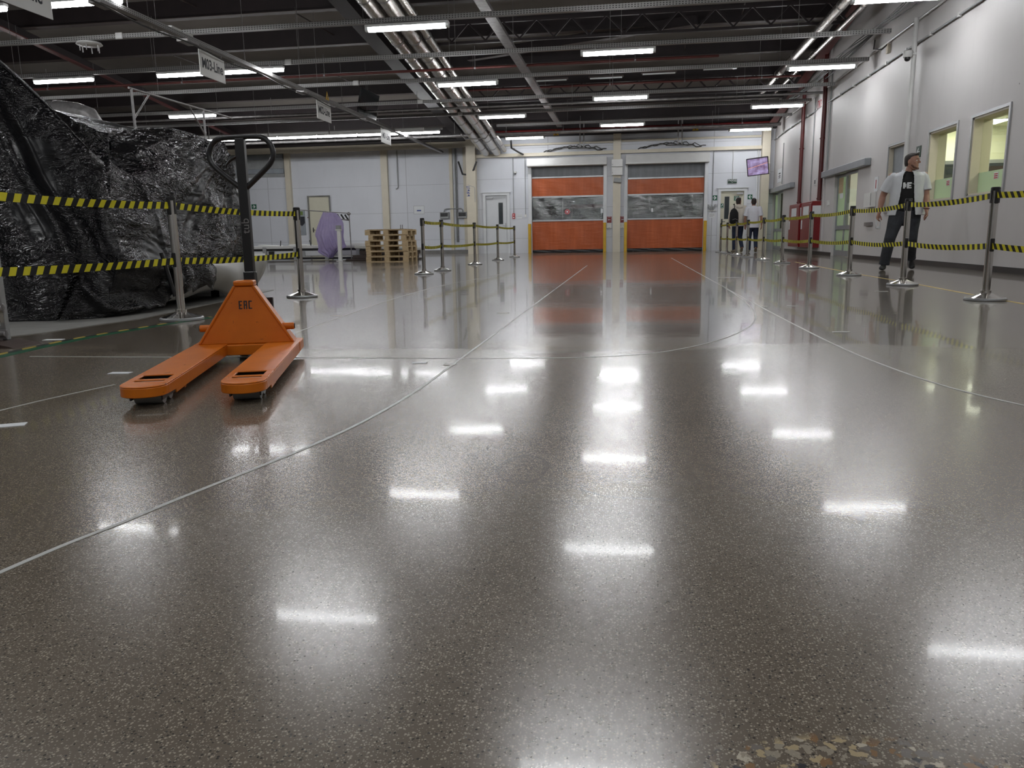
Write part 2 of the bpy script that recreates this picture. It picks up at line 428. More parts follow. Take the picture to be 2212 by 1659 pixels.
class MB:
    def __init__(self):
        self.v, self.f, self.uv, self.mi = [], [], None, []
        self.cm = 0
    def mat(self, i):
        self.cm = i; return self
    def face(self, idx):
        self.f.append(tuple(idx)); self.mi.append(self.cm)
    def add(self, vs, fs):
        o = len(self.v)
        self.v += [Vector(p) for p in vs]
        for f in fs: self.face([i + o for i in f])
        return self
    def box(self, x0, x1, y0, y1, z0, z1, rot=None, piv=None):
        vs = [Vector((x, y, z)) for x in (x0, x1) for y in (y0, y1) for z in (z0, z1)]
        if rot is not None:
            p = Vector(piv) if piv is not None else Vector(((x0 + x1) / 2, (y0 + y1) / 2, (z0 + z1) / 2))
            vs = [p + rot @ (q - p) for q in vs]
        return self.add(vs, [(0, 1, 3, 2), (4, 6, 7, 5), (0, 4, 5, 1), (2, 3, 7, 6), (0, 2, 6, 4), (1, 5, 7, 3)])
    def rings(self, rings, cap=True, close=False):
        o = len(self.v); n = len(rings[0])
        for r in rings: self.v += [Vector(p) for p in r]
        m = len(rings)
        for i in range(m if close else m - 1):
            a, b = o + i * n, o + ((i + 1) % m) * n
            for j in range(n):
                k = (j + 1) % n
                self.face((a + j, a + k, b + k, b + j))
        if cap and not close:
            self.face(tuple(range(o + n - 1, o - 1, -1)))
            self.face(tuple(range(o + (m - 1) * n, o + m * n)))
        return self
    def tube(self, pts, r, n=10, ref=None, cap=True, close=False):
        pts = [Vector(p) for p in pts]
        rs = r if hasattr(r, '__len__') else [r] * len(pts)
        out = []
        for i, p in enumerate(pts):
            if close: d = pts[(i + 1) % len(pts)] - pts[i - 1]
            else: d = pts[min(i + 1, len(pts) - 1)] - pts[max(i - 1, 0)]
            if ref is None and i > 0:
                rf = pb
            else: rf = ref
            if rf is None:
                a, b = basis(d)
            else:
                dd = d.normalized()
                b0 = Vector(rf) - dd * Vector(rf).dot(dd)
                if b0.length < 1e-4: a, b = basis(d)
                else:
                    b = b0.normalized(); a = b.cross(dd)
            pb = b
            rr = rs[i] if hasattr(rs[i], '__len__') else (rs[i], rs[i])
            out.append([p + a * (rr[0] * math.cos(2 * PI * k / n)) + b * (rr[1] * math.sin(2 * PI * k / n)) for k in range(n)])
        return self.rings(out, cap, close)
    def cyl(self, p, q, r, n=16, r2=None):
        return self.tube([p, q], [r, r if r2 is None else r2], n)
    def lathe(self, prof, c=(0, 0, 0), n=28, cap=True):
        c = Vector(c)
        return self.rings([[c + Vector((r * math.cos(2 * PI * k / n), r * math.sin(2 * PI * k / n), z)) for k in range(n)] for r, z in prof], cap)
    def prism(self, poly, axis, a, b):
        """poly of 2-tuples in the plane normal to axis ('x','y','z'), extruded a..b"""
        def mk(p, t):
            return {'x': (t, p[0], p[1]), 'y': (p[0], t, p[1]), 'z': (p[0], p[1], t)}[axis]
        return self.rings([[mk(p, a) for p in poly], [mk(p, b) for p in poly]])
    def bar(self, p, q, w, h, ref=(0, 0, 1)):
        p, q = Vector(p), Vector(q)
        a, b = basis(q - p, ref)
        # a = lateral, b = ref-ish
        c = [(-w / 2, -h / 2), (w / 2, -h / 2), (w / 2, h / 2), (-w / 2, h / 2)]
        return self.rings([[p + a * x + b * y for x, y in c], [q + a * x + b * y for x, y in c]])
    def ball(self, c, r, n=12, m=8):
        c = Vector(c); r = r if hasattr(r, '__len__') else (r, r, r)
        rings = []
        for i in range(1, m):
            t = PI * i / m
            rings.append([c + Vector((r[0] * math.sin(t) * math.cos(2 * PI * k / n), r[1] * math.sin(t) * math.sin(2 * PI * k / n), -r[2] * math.cos(t))) for k in range(n)])
        return self.rings(rings)
    def grid(self, rows):
        o = len(self.v); n = len(rows[0])
        for r in rows: self.v += [Vector(p) for p in r]
        for i in range(len(rows) - 1):
            for j in range(n - 1):
                self.face((o + i * n + j, o + i * n + j + 1, o + (i + 1) * n + j + 1, o + (i + 1) * n + j))
        return self
    def xform(self, mat):
        self.v = [mat @ p for p in self.v]; return self
    def mesh(self, name, mats, smooth=False, sm_angle=None, fix=True):
        me = bpy.data.meshes.new(name)
        me.from_pydata([tuple(p) for p in self.v], [], self.f)
        for mt in (mats if isinstance(mats, (list, tuple)) else [mats]): me.materials.append(mt)
        for p, i in zip(me.polygons, self.mi): p.material_index = i
        if fix:
            bm = bmesh.new(); bm.from_mesh(me)
            bmesh.ops.recalc_face_normals(bm, faces=bm.faces)
            bm.to_mesh(me); bm.free()
        if smooth or sm_angle:
            me.polygons.foreach_set('use_smooth', [True] * len(me.polygons))
            if sm_angle:
                me.set_sharp_from_angle(angle=math.radians(sm_angle))
        me.update()
        return me
    def build(self, name, mats, parent=None, world=False, smooth=False, ang=None, bevel=0.0, seg=1, fix=True, origin=None):
        if parent is not None and world:
            inv = parent.matrix_basis.inverted()
            pp = parent.parent
            while pp is not None:
                inv = inv @ pp.matrix_basis.inverted(); pp = pp.parent
            self.xform(inv)
        if origin is not None:
            o0 = Vector(origin); self.v = [p - o0 for p in self.v]
        me = self.mesh(name, mats, smooth, ang, fix)
        o = bpy.data.objects.new(name, me); COL.objects.link(o)
        if parent is not None: o.parent = parent
        if origin is not None: o.location = origin
        if bevel:
            b = o.modifiers.new('bevel', 'BEVEL'); b.width = bevel; b.segments = seg
            b.limit_method = 'ANGLE'; b.angle_limit = math.radians(35)
        return o

def tag(o, label=None, cat=None, group=None, kind=None):
    if label: o['label'] = label
    if cat: o['category'] = cat
    if group: o['group'] = group
    if kind: o['kind'] = kind
    return o
def thing(name, label, cat, loc=(0, 0, 0), rz=0.0, group=None):
    o = bpy.data.objects.new(name, None); COL.objects.link(o)
    o.empty_display_size = 0.1
    o.location = loc; o.rotation_euler = (0, 0, rz)
    return tag(o, label, cat, group)
def struct(name, mb, mat, **kw):
    return tag(mb.build(name, mat, **kw), kind='structure')
def copy_tree(o, parent=None):
    c = o.copy(); COL.objects.link(c)
    if parent is not None: c.parent = parent
    for ch in list(o.children): copy_tree(ch, c)
    return c
def text(s, size, mat, parent, loc, rot, name='lettering', ext=0.0006, sx=1.0, bold=0.0):
    cu = bpy.data.curves.new(name, 'FONT')
    cu.body = s; cu.size = size; cu.extrude = ext; cu.align_x = 'CENTER'; cu.align_y = 'CENTER'
    cu.offset = bold
    tmp = bpy.data.objects.new(name + '_tmp', cu); COL.objects.link(tmp)
    me = bpy.data.meshes.new_from_object(tmp.evaluated_get(bpy.context.evaluated_depsgraph_get()))
    bpy.data.objects.remove(tmp)
    me.materials.clear(); me.materials.append(mat)
    o = bpy.data.objects.new(name, me); COL.objects.link(o)
    o.parent = parent; o.location = loc; o.rotation_euler = rot; o.scale = (sx, 1, 1)
    return o
ORD = ['first', 'second', 'third', 'fourth', 'fifth', 'sixth', 'seventh', 'eighth', 'ninth', 'tenth', 'eleventh', 'twelfth', 'thirteenth', 'fourteenth', 'fifteenth']
FACE_CAM = (PI / 2, 0, 0)          # text standing up, read from -Y
FACE_LEFT = (PI / 2, 0, -PI / 2)   # read from -X (for the right wall)
FACE_RIGHT = (PI / 2, 0, PI / 2)   # read from +X

# ------------------------------------------------------------------ room shell
YB, YL, XR = 30.12, 32.0, 5.2
ROOF0, SLOPE = 4.75, 0.11
def zr(y): return ROOF0 + SLOPE * (30.0 - y)
XL = -22.0
mb = MB(); mb.add([(XL, -6, 0), (10, -6, 0), (10, 42, 0), (XL, 42, 0)], [(0, 1, 2, 3)])
struct('floor', mb, M['floor'])
# rough slab under the wrapped machine: thin unpolished screed
mb = MB()
edge = [(-4.60, 3.9), (-4.09, 4.58), (-4.01, 4.81), (-3.97, 5.24), (-3.90, 5.7), (-4.02, 6.58), (-4.12, 7.4), (-4.25, 8.16), (-4.4, 9.2), (-9.0, 9.4), (-9.0, 3.9)]
mb.prism(edge, 'z', 0.0, 0.004)
struct('trim_1', mb, M['slab'])
# back wall (right part, with the two roller openings and doors)
mb = MB()
TH = 0.22
ops = [(-5.50, -4.62, 2.24), (-3.68, -0.95, 3.3), (-0.06, 2.74, 3.3), (3.33, 4.20, 2.2)]
x = -6.0
for (a, b, h) in ops:
    mb.box(x, a, YB, YB + TH, 0, 6.0)
    mb.box(a, b, YB, YB + TH, h, 6.0)
    x = b
mb.box(x, XR + 0.3, YB, YB + TH, 0, 6.0)
struct('wall_back', mb, M['wall_back'])
mb = MB(); mb.box(XL, -6.0, YL, YL + TH, 0, 6.0)
mb.box(-6.0, -5.8, YB, YL + TH, 0, 6.0)
struct('wall_back_left', mb, M['wall_back'])
mb = MB(); mb.box(XL - 0.2, XL, -6, 42, 0, 9)
struct('wall_left', mb, M['wall_plain'])
mb = MB(); mb.box(XL, 10, -6.2, -6, 0, 9)
struct('wall_rear', mb, M['wall_plain'])
# right wall with openings (y0,y1,z0,z1)
wins = [(13.83, 15.0, 1.10, 2.28), (12.08, 13.25, 1.12, 2.28), (16.10, 17.17, 1.0, 2.27)]
doors = [(19.30, 21.35, 0.0, 2.05), (28.15, 30.1, 0.0, 2.05)]
opn = sorted(wins + doors)
mb = MB(); y = -6.0; XT = XR + 0.28
for (a, b, z0, z1) in opn:
    mb.box(XR, XT, y, a, 0, 9)
    if z0 > 0: mb.box(XR, XT, a, b, 0, z0)
    mb.box(XR, XT, a, b, z1, 9)
    y = b
mb.box(XR, XT, y, 34, 0, 9)
struct('wall_right', mb, M['wall_right'])
# ceiling deck (sloping)
mb = MB()
mb.box(XL, 10, -6, 34, 0, 0.12)
mb.v = [Vector((p.x, p.y, p.z + zr(p.y) + 0.46)) for p in mb.v]
struct('ceiling', mb, M['deck'])
# skirting on the right wall
mb = MB(); y = -6.0
for (a, b, z0, z1) in sorted(doors): mb.box(XR - 0.015, XR + 0.0, y, a, 0, 0.085); y = b
struct('baseboard_right', mb, M['skirting'])
mb = MB()
mb.prism([(-6.15, YL - 0.02), (-6.15, YL - 0.55), (-8.6, YL - 0.55), (-9.0, YL - 0.02)], 'z', 0, 0.13)
mb.box(XL, -9.0, YL - 0.12, YL, 0, 0.13)
struct('trim_2', mb, M['kerb'])
# pillars and girts of the back walls
mb = MB()
mb.box(-6.16, -5.80, YB - 0.30, YB - 0.001, 0, 4.30)
struct('trim_3', mb, M['cream'])
for i, (a, b) in enumerate(((-14.38, -14.15), (-10.18, -9.90))):
    mb = MB(); mb.box(a, b, YL - 0.16, YL - 0.001, 0, 4.22); struct('trim_%d' % (4 + i), mb, M['cream'])
mb = MB(); mb.box(XL, -6.2, YL - 0.2, YL - 0.001, 4.22, 4.45); struct('trim_6', mb, M['cream'])
for i, (a, b) in enumerate(((-7.30, -7.17), (-6.72, -6.58))):
    mb = MB(); mb.box(a, b, YL - 0.08, YL - 0.001, 0.13, 4.2); struct('trim_%d' % (7 + i), mb, M['cream'])
mb = MB(); mb.box(-5.80, 4.95, YB - 0.16, YB - 0.04, 3.60, 3.72); struct('trim_9', mb, M['cream'])
mb = MB(); mb.box(-0.60, -0.32, YB - 0.22, YB - 0.001, 0, 4.3); struct('trim_10', mb, M['cream'])
mb = MB(); mb.box(4.72, 5.0, YB - 0.3, YB - 0.001, 0, 4.25); struct('trim_11', mb, M['cream'])
mb = MB(); mb.box(-4.71, -0.62, YB - 0.1, YB - 0.02, 4.00, 4.07); mb.box(-0.3, 4.7, YB - 0.1, YB - 0.02, 4.02, 4.09); struct('trim_12', mb, M['cream'])
# dark edge beam over the back walls
mb = MB(); mb.box(-6.0, 5.2, YB - 0.3, YB - 0.002, 4.30, 5.3); struct('trim_13', mb, M['dark_steel'])
mb = MB(); mb.box(XL, -6.0, YL - 0.3, YL - 0.002, 4.46, 5.2); struct('trim_14', mb, M['dark_steel'])
# shallow pilaster on the right wall
mb = MB(); mb.box(XR - 0.05, XR, 22.3, 23.6 , 0.09, 6); struct('trim_15', mb, M['wall_right'])

# ------------------------------------------------------------------ rooms seen through openings
def room(n, x0, x1, y0, y1, h, mat, open_x=None, lamp=M['lamp_room'], panels=()):
    mb = MB()
    t = 0.05
    mb.box(x0, x1 + t, y0 - t, y0, 0, h); mb.box(x0, x1 + t, y1, y1 + t, 0, h)
    mb.box(x1, x1 + t, y0, y1, 0, h)
    mb.box(x0, x1 + t, y0 - t, y1 + t, h, h + t)
    struct('wall_room_%d' % n, mb, mat)
    for k, (a, b, c, d) in enumerate(panels):
        L = thing('ceiling_panel_light', 'lit ceiling panel %s' % ('%s of the room behind the right wall windows' % ORD[k], 'behind the nearer sliding door', 'behind the farther sliding door')[n - 1], 'ceiling light', ((a + b) / 2, (c + d) / 2, h - 0.03), group='lamps of the side rooms')
        m2 = MB(); m2.box(a, b, c, d, h - 0.03, h - 0.012); m2.build('diffuser', lamp, L, world=True)
        m2 = MB(); m2.box(a - 0.03, b + 0.03, c - 0.03, d + 0.03, h - 0.012, h - 0.001); m2.build('frame', M['white_housing'], L, world=True)
room(1, XT, 9.0, 11.2, 18.4, 2.75, M['room_wall'], panels=((6.2, 7.4, 12.4, 13.0), (6.2, 7.4, 15.2, 15.8), (6.2, 7.4, 17.2, 17.8)))
room(2, XT, 8.0, 19.0, 22.4, 2.6, M['white_sign'], panels=((6.2, 7.2, 20.2, 20.8),))
room(3, XT, 8.0, 27.6, 31.0, 2.6, M['white_sign'], panels=((6.2, 7.2, 28.6, 29.2),))
# dim hall behind the roller doors
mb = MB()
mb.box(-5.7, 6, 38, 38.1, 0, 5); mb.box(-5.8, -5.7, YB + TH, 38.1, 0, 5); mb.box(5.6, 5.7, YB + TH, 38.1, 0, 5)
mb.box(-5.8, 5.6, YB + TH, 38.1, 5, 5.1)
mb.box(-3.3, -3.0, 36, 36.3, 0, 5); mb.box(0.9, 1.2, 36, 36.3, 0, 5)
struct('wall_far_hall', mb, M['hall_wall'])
for k, (xx, yy) in enumerate(((-2.3, 34.0), (1.0, 34.5), (3.2, 33.8))):
    L = thing('ceiling_batten_light', 'small lit hall batten seen through ' + ('the left roller door', 'the right roller door', 'the right edge of the right roller door')[k], 'ceiling light', (xx, yy, 3.6))
    mb = MB(); mb.box(-0.6, 0.6, -0.05, 0.05, -0.04, 0.0); mb.build('diffuser', M['lamp_hall'], L)
    mb = MB(); mb.box(-0.62, 0.62, -0.06, 0.06, 0.0, 0.04); mb.build('housing', M['white_housing'], L)
for k, (xx, w, h, c) in enumerate(((-1.6, 0.9, 1.9, 'maroon'), (0.9, 0.7, 1.6, 'grey_plastic'))):
    L = thing('storage_rack', ('low maroon rack' if k == 0 else 'grey rack') + ' in the dim hall behind the ' + ('left' if k == 0 else 'right') + ' roller door', 'rack', (xx, 34.8, 0))
    for sx_ in (-w, w):
        mb = MB(); mb.box(sx_ - 0.03, sx_ + 0.03, -0.3, 0.3, 0, h); mb.build('upright', M[c], L)
    for z in (0.3, h * 0.6, h - 0.1):
        mb = MB(); mb.box(-w + 0.03, w - 0.03, -0.3, 0.3, z, z + 0.16); mb.build('shelf', M[c], L)

# ------------------------------------------------------------------ roller doors
def roller_door(n, x0, x1, zs, hx0, hx1, hz0, hz1, label):
    """zs: heights bottom->top of: curtain bottom, orange1 top, vinyl bottom, vinyl top, orange2 bottom, orange2 top, grey bottom, grey top"""
    yc = YB + 0.06
    d = thing('door_%d' % n, label, 'door', ((x0 + x1) / 2, yc, 0))
    tag(d, kind='structure')
    def band(name, z0, z1, mat, th=0.02, y=yc, e=0.0, bev=0):
        nx, nz = 24, 5
        rows = []
        for i in range(nz + 1):
            z = z0 + (z1 - z0) * i / nz
            rows.append([(x0 + e + (x1 - x0 - 2 * e) * j / nx, y + 0.012 * math.sin(j * 0.9 + i + n) * (0 < i < nz), z) for j in range(nx + 1)])
        m_ = MB(); m_.grid(rows)
        m_.grid([[(p[0], p[1] + th, p[2]) for p in r] for r in rows])
        for k in (0, nz):
            m_.grid([rows[k], [(p[0], p[1] + th, p[2]) for p in rows[k]]])
        return m_.build(name, mat, d, world=True, smooth=True, ang=40)
    def rib(z0, z1):
        m_ = MB(); m_.box(x0 + 0.01, x1 - 0.01, yc - 0.03, yc + 0.04, z0, z1); return m_.build('stiffener_bar', M['brushed'], d, world=True, bevel=0.006)
    band('bottom_seal', 0.015, zs[0], M['black_plastic'], 0.05)
    band('curtain_panel', zs[0], zs[1], M['curtain'])
    rib(zs[1], zs[2])
    band('vision_panel', zs[2], zs[3], M['vinyl'], 0.004)
    rib(zs[3], zs[4])
    band('curtain_panel', zs[4], zs[5], M['curtain'])
    rib(zs[5], zs[6])
    band('header_panel', zs[6], zs[7], M['grey_fabric'])
    m_ = MB(); m_.prism([(YB - 0.42, hz0), (YB - 0.42, hz0 + 0.06), (YB - 0.36, hz1), (YB - 0.001, hz1), (YB - 0.001, hz0)], 'x', hx0, hx1)
    m_.build('roller_housing', M['white_housing'], d, world=True, bevel=0.01)
    for s_, a in ((-1, x0), (1, x1)):
        m_ = MB(); m_.box(min(a, a + s_ * 0.13), max(a, a + s_ * 0.13), YB - 0.10, YB - 0.001, 0, hz0)
        m_.build('side_guide', M['white_trim'], d, world=True, bevel=0.008)
    return d
dr1 = roller_door(1, -3.68, -0.96, [0.11, 1.18, 1.24, 2.06, 2.13, 2.79, 2.85, 3.21], -3.82, -0.83, 3.20, 3.50, 'left orange roller door with a clear band and red round sticker')
dr2 = roller_door(2, -0.06, 2.74, [0.12, 1.18, 1.24, 2.07, 2.13, 2.67, 2.73, 3.20], -0.14, 2.88, 3.18, 3.52, 'right orange roller door with a clear band, nearer the exit door')
mb = MB(); mb.cyl((-2.33, YB + 0.035, 1.53), (-2.33, YB + 0.04, 1.53), 0.10, 20); mb.build('prohibition_sticker', M['ink_red'], dr1, world=True)
mb = MB(); mb.tube([(-2.33 + 0.075 * math.cos(a), YB + 0.03, 1.53 + 0.075 * math.sin(a)) for a in [2 * PI * k / 20 for k in range(20)]], 0.006, 5, close=True)
mb.box(-2.36, -2.30, YB + 0.028, YB + 0.033, 1.50, 1.56)
mb.build('sticker_mark', M['paper'], dr1, world=True)
mb = MB(); mb.box(-1.06, -0.98, YB + 0.028, YB + 0.04, 1.46, 1.62); mb.build('white_tab', M['paper'], dr1, world=True)
mb = MB(); mb.box(0.83, 0.89, YB + 0.028, YB + 0.04, 1.46, 1.60); mb.build('white_tab', M['paper'], dr2, world=True)
# bollard guards
for x_, lab in ((-3.76, 'left side of the left roller door'), (-0.90, 'right side of the left roller door'), (-0.12, 'left side of the right roller door'), (2.80, 'right side of the right roller door')):
    b = thing('guard_post', 'yellow guard post at the ' + lab, 'guard post', (x_, YB - 0.17, 0), group='yellow roller door guards')
    mb = MB(); mb.prism([(-0.055, -0.05), (0.055, -0.05), (0.055, 0.05), (-0.055, 0.05)], 'z', 0.012, 1.10); mb.build('post', M['yellow'], b, bevel=0.012, seg=2)
    mb = MB(); mb.box(-0.065, 0.065, -0.06, 0.065, 0, 0.012); mb.build('base_plate', M['yellow'], b)

# ------------------------------------------------------------------ hinged doors in the back walls
def leaf_door(n, x0, x1, h, y, mat, frame_mat, label, win=None, handle_x=None, fr=0.10, cap=True, closer=None, z0=0.0):
    d = thing('door_%d' % n, label, 'door', ((x0 + x1) / 2, y, z0)); tag(d, kind='structure')
    mb = MB()
    if win:
        a, b, c, e = win
        mb.box(x0, a, y + 0.02, y + 0.07, z0, h); mb.box(b, x1, y + 0.02, y + 0.07, z0, h)
        mb.box(a, b, y + 0.02, y + 0.07, z0, c); mb.box(a, b, y + 0.02, y + 0.07, e, h)
    else: mb.box(x0, x1, y + 0.02, y + 0.07, z0, h)
    lf = mb.build('door_leaf', mat, d, world=True)
    if win:
        mb = MB(); mb.box(a, b, y + 0.035, y + 0.045, c, e); mb.build('door_window', M['dead_screen'], d, world=True)
        mb = MB()
        for q in ((a - .012, a, c - .012, e + .012), (b, b + .012, c - .012, e + .012), (a, b, c - .012, c), (a, b, e, e + .012)):
            mb.box(q[0], q[1], y + 0.012, y + 0.02, q[2], q[3])
        mb.build('window_bead', M['grey_plastic'], d, world=True)
    mb = MB()
    mb.box(x0 - fr, x0, y - 0.05, y - 0.001, z0, h + fr); mb.box(x1, x1 + fr, y - 0.05, y - 0.001, z0, h + fr); mb.box(x0, x1, y - 0.05, y - 0.001, h, h + fr)
    if cap: mb.box(x0 - fr - 0.05, x1 + fr + 0.05, y - 0.08, y - 0.001, h + fr, h + fr + 0.03)
    mb.build('door_frame', frame_mat, d, world=True)
    if handle_x:
        mb = MB(); mb.box(handle_x - 0.02, handle_x + 0.02, y + 0.008, y + 0.019, 0.95 + z0, 1.15 + z0); mb.cyl((handle_x, y + 0.01, 1.05 + z0), (handle_x, y - 0.05, 1.05 + z0), 0.01)
        s_ = 1 if handle_x < (x0 + x1) / 2 else -1
        mb.cyl((handle_x, y - 0.045, 1.05 + z0), (handle_x + s_ * 0.11, y - 0.045, 1.05 + z0), 0.011)
        mb.build('door_handle', M['black_plastic'] if mat is M['cream_door'] else M['brushed'], d, world=True)
    if closer:
        mb = MB(); mb.box(closer, closer + 0.22, y - 0.05, y + 0.018, h - 0.12, h - 0.06)
        mb.bar((closer + 0.2, y - 0.03, h - 0.08), (closer + 0.7 if closer < (x0 + x1) / 2 else closer - 0.2, y - 0.03, h - 0.075), 0.02, 0.012)
        mb.build('door_closer', M['brushed'], d, world=True)
    return d
dA = leaf_door(3, -5.48, -4.64, 2.20, YB, M['white_door'], M['white_trim'], 'white hinged door with a narrow tall window left of the roller doors', win=(-4.98, -4.82, 1.12, 1.92), handle_x=-4.72, closer=-5.42)
dB = leaf_door(4, 3.35, 4.18, 2.15, YB, M['cream_door'], M['white_trim'], 'cream exit door with a narrow window in the right corner', win=(3.50, 3.66, 1.15, 1.95), handle_x=3.42, closer=3.92)
dC = leaf_door(5, -13.42, -12.52, 2.42, YL - 0.085, M['cream_door'], M['kerb'], 'cream door in the left wall behind the conveyor', fr=0.05, handle_x=-13.3, cap=False)

# ------------------------------------------------------------------ sliding doors and windows of the right wall
def slide_door(n, y0, y1, hy0, hy1, label):
    d = thing('door_%d' % n, label, 'door', (XR, (y0 + y1) / 2, 0)); tag(d, kind='structure')
    ym = (y0 + y1) / 2
    for k, (a, b) in enumerate(((y0, ym + 0.05), (ym, y1))):
        xa = XR + 0.02 + 0.05 * k
        mb = MB(); w = 0.085
        mb.box(xa, xa + 0.045, a, a + w, 0.01, 2.03); mb.box(xa, xa + 0.045, b - w, b, 0.01, 2.03)
        for z0, z1 in ((0.01, 0.15), (0.66, 0.76), (1.95, 2.03)): mb.box(xa, xa + 0.045, a + w, b - w, z0, z1)
        fr = mb.build('sliding_leaf', M['alu_door'], d, world=True)
        for z0, z1, mt in ((0.15, 0.66, 'frost'), (0.76, 1.95, 'frost' if k else 'glass')):
            mb = MB(); mb.box(xa + 0.018, xa + 0.026, a + w, b - w, z0, z1); mb.build('pane', M[mt], fr, world=True)
    mb = MB(); mb.box(XR - 0.14, XR - 0.001, hy0, hy1, 2.02, 2.18); mb.build('track_cover', M['alu_door'], d, world=True, bevel=0.01)
    return d
s1 = slide_door(6, 19.30, 21.35, 18.35, 22.25, 'nearer grey glazed sliding door of the right wall with posted notes')
s2 = slide_door(7, 28.15, 30.1, 26.3, 30.1, 'farther grey glazed sliding door near the room corner')
mb = MB(); mb.box(XR + 0.008, XR + 0.012, 20.55, 20.95, 1.55, 1.92); mb.build('brown_notice', M['wood'], s1, world=True)
mb = MB(); mb.box(XR + 0.006, XR + 0.011, 20.5, 20.8, 1.42, 1.54); mb.build('paper_note', M['paper'], s1, world=True)

def window(n, y0, y1, z0, z1, zf, label, frost=True):
    d = thing('window_%d' % n, label, 'window', (XR, (y0 + y1) / 2, z0)); tag(d, kind='structure')
    mb = MB(); t = 0.045
    for a, b, c, e in ((y0 - t, y0, z0 - t, z1 + t), (y1, y1 + t, z0 - t, z1 + t), (y0, y1, z0 - t, z0), (y0, y1, z1, z1 + t)):
        mb.box(XR - 0.02, XR, a, b, c, e)
    mb.build('window_frame', M['brushed'], d, world=True)
    mb = MB()
    for a, b, c, e in ((y0, y0 + 0.03, z0, z1), (y1 - 0.03, y1, z0, z1), (y0, y1, z0, z0 + 0.03), (y0, y1, z1 - 0.03, z1)):
        mb.box(XR + 0.001, XT - 0.02, a, b, c, e)
    mb.build('window_reveal', M['cream'], d, world=True)
    if frost:
        mb = MB(); mb.box(XR + 0.13, XR + 0.138, y0 + 0.03, y1 - 0.03, zf, z1 - 0.03); mb.build('clear_pane', M['glass'], d, world=True)
        mb = MB(); mb.box(XR + 0.13, XR + 0.138, y0 + 0.03, y1 - 0.03, z0 + 0.03, zf); mb.build('frosted_pane', M['frost'], d, world=True)
        yc = (y0 + y1) / 2 - 0.05
        mb = MB(); mb.box(XR + 0.122, XR + 0.129, yc - 0.07, yc + 0.07, zf - 0.13, zf - 0.03); mb.build('sticker', M['paper'], d, world=True)
        mb = MB()
        for q in range(3): mb.box(XR + 0.119, XR + 0.1225, yc - 0.055, yc + 0.055, zf - 0.12 + q * 0.028, zf - 0.105 + q * 0.028)
        mb.build('sticker_print', M['ink_red'], d, world=True)
    else:
        mb = MB(); mb.box(XR + 0.08, XR + 0.09, y0 + 0.03, y1 - 0.03, z0 + 0.03, z1 - 0.03); mb.build('grey_blind', M['louvre'], d, world=True)
    return d
window(1, 12.08, 13.25, 1.12, 2.28, 1.46, 'nearest lit window of the right wall with frosted lower half')
window(2, 13.83, 15.0, 1.10, 2.28, 1.47, 'second lit window, dark cabinet behind its glass')
window(3, 16.10, 17.17, 1.0, 2.27, 1.47, 'third window closed by a grey blind behind the walking man', frost=False)
# what stands inside the side room
cb = thing('storage_cabinet', 'dark glass cabinet inside the room behind the second window', 'cabinet', (7.0, 16.9, 0))
mb = MB(); mb.box(-1.0, 1.0, 0, 0.45, 0, 1.95); mb.build('body', M['grey_plastic'], cb)
for k in range(3):
    mb = MB(); mb.box(-0.96 + k * 0.64, -0.36 + k * 0.64, -0.02, -0.001, 0.1, 1.88); dd = mb.build('door', M['dead_screen'], cb)
    mb = MB(); mb.box(-0.40 + k * 0.64, -0.38 + k * 0.64, -0.045, -0.021, 0.9, 1.1); mb.build('handle', M['brushed'], dd)
dr = thing('interior_door', 'beige door inside the room behind the nearest window', 'door', (8.94, 15.3, 0))
mb = MB(); mb.box(-0.04, 0.04, -0.45, 0.45, 0, 2.0); mb.build('door_leaf', M['cream'], dr)
mb = MB(); mb.box(-0.06, 0.05, -0.53, -0.45, 0, 2.08); mb.box(-0.06, 0.05, 0.45, 0.53, 0, 2.08); mb.box(-0.06, 0.05, -0.45, 0.45, 2.0, 2.08); mb.build('door_frame', M['brushed'], dr)

# ------------------------------------------------------------------ roof steel
for k, y in enumerate([0.8, 3.05, 5.3, 7.55, 9.8, 12.05, 14.3, 16.55, 18.8, 21.05, 23.3, 25.55, 27.8, 29.7][::-1]):
    z = zr(y)
    t = thing('roof_purlin', 'dark transverse roof purlin, %s counted from the far wall' % ORD[k], 'purlin', (0, y, z), group='roof purlins')
    mb = MB(); mb.box(XL, XR, -0.012, 0.012, 0.0, 0.45); mb.build('web', M['dark_steel'], t)
    mb = MB(); mb.box(XL, XR, -0.12, 0.10, -0.014, 0.0); mb.build('flange', M['flange'], t)
def sloped_beam(name, label, x, w, h, mat, dz=0.0, y0=-5.9, y1=30.0, cat='beam'):
    t = thing(name, label, cat, (x, (y0 + y1) / 2, zr((y0 + y1) / 2) + dz))
    mb = MB(); mb.box(x - w / 2, x + w / 2, y0, y1, -h, -h + 0.03)
    mb.v = [Vector((p.x, p.y, p.z + zr(p.y) + dz)) for p in mb.v]; mb.build('flange', mat, t, world=True)
    mb = MB(); mb.box(x - 0.015, x + 0.015, y0, y1, -h + 0.03, -0.02)
    mb.v = [Vector((p.x, p.y, p.z + zr(p.y) + dz)) for p in mb.v]; mb.build('web', M['dark_steel'], t, world=True)
sloped_beam('roof_rafter', 'wide dark rafter running beside the silver ducts', -6.3, 0.40, 0.45, M['dark_steel'])
sloped_beam('roof_rafter', 'maroon rafter along the top of the right wall', 4.98, 0.26, 0.40, M['maroon'])
sloped_beam('roof_rafter', 'maroon rafter above the black wrapped machine', -15.2, 0.16, 0.25, M['maroon'])
sloped_beam('roof_rafter', 'pale brown rafter low above the far left battens', -19.5, 0.3, 0.45, M['flange'])
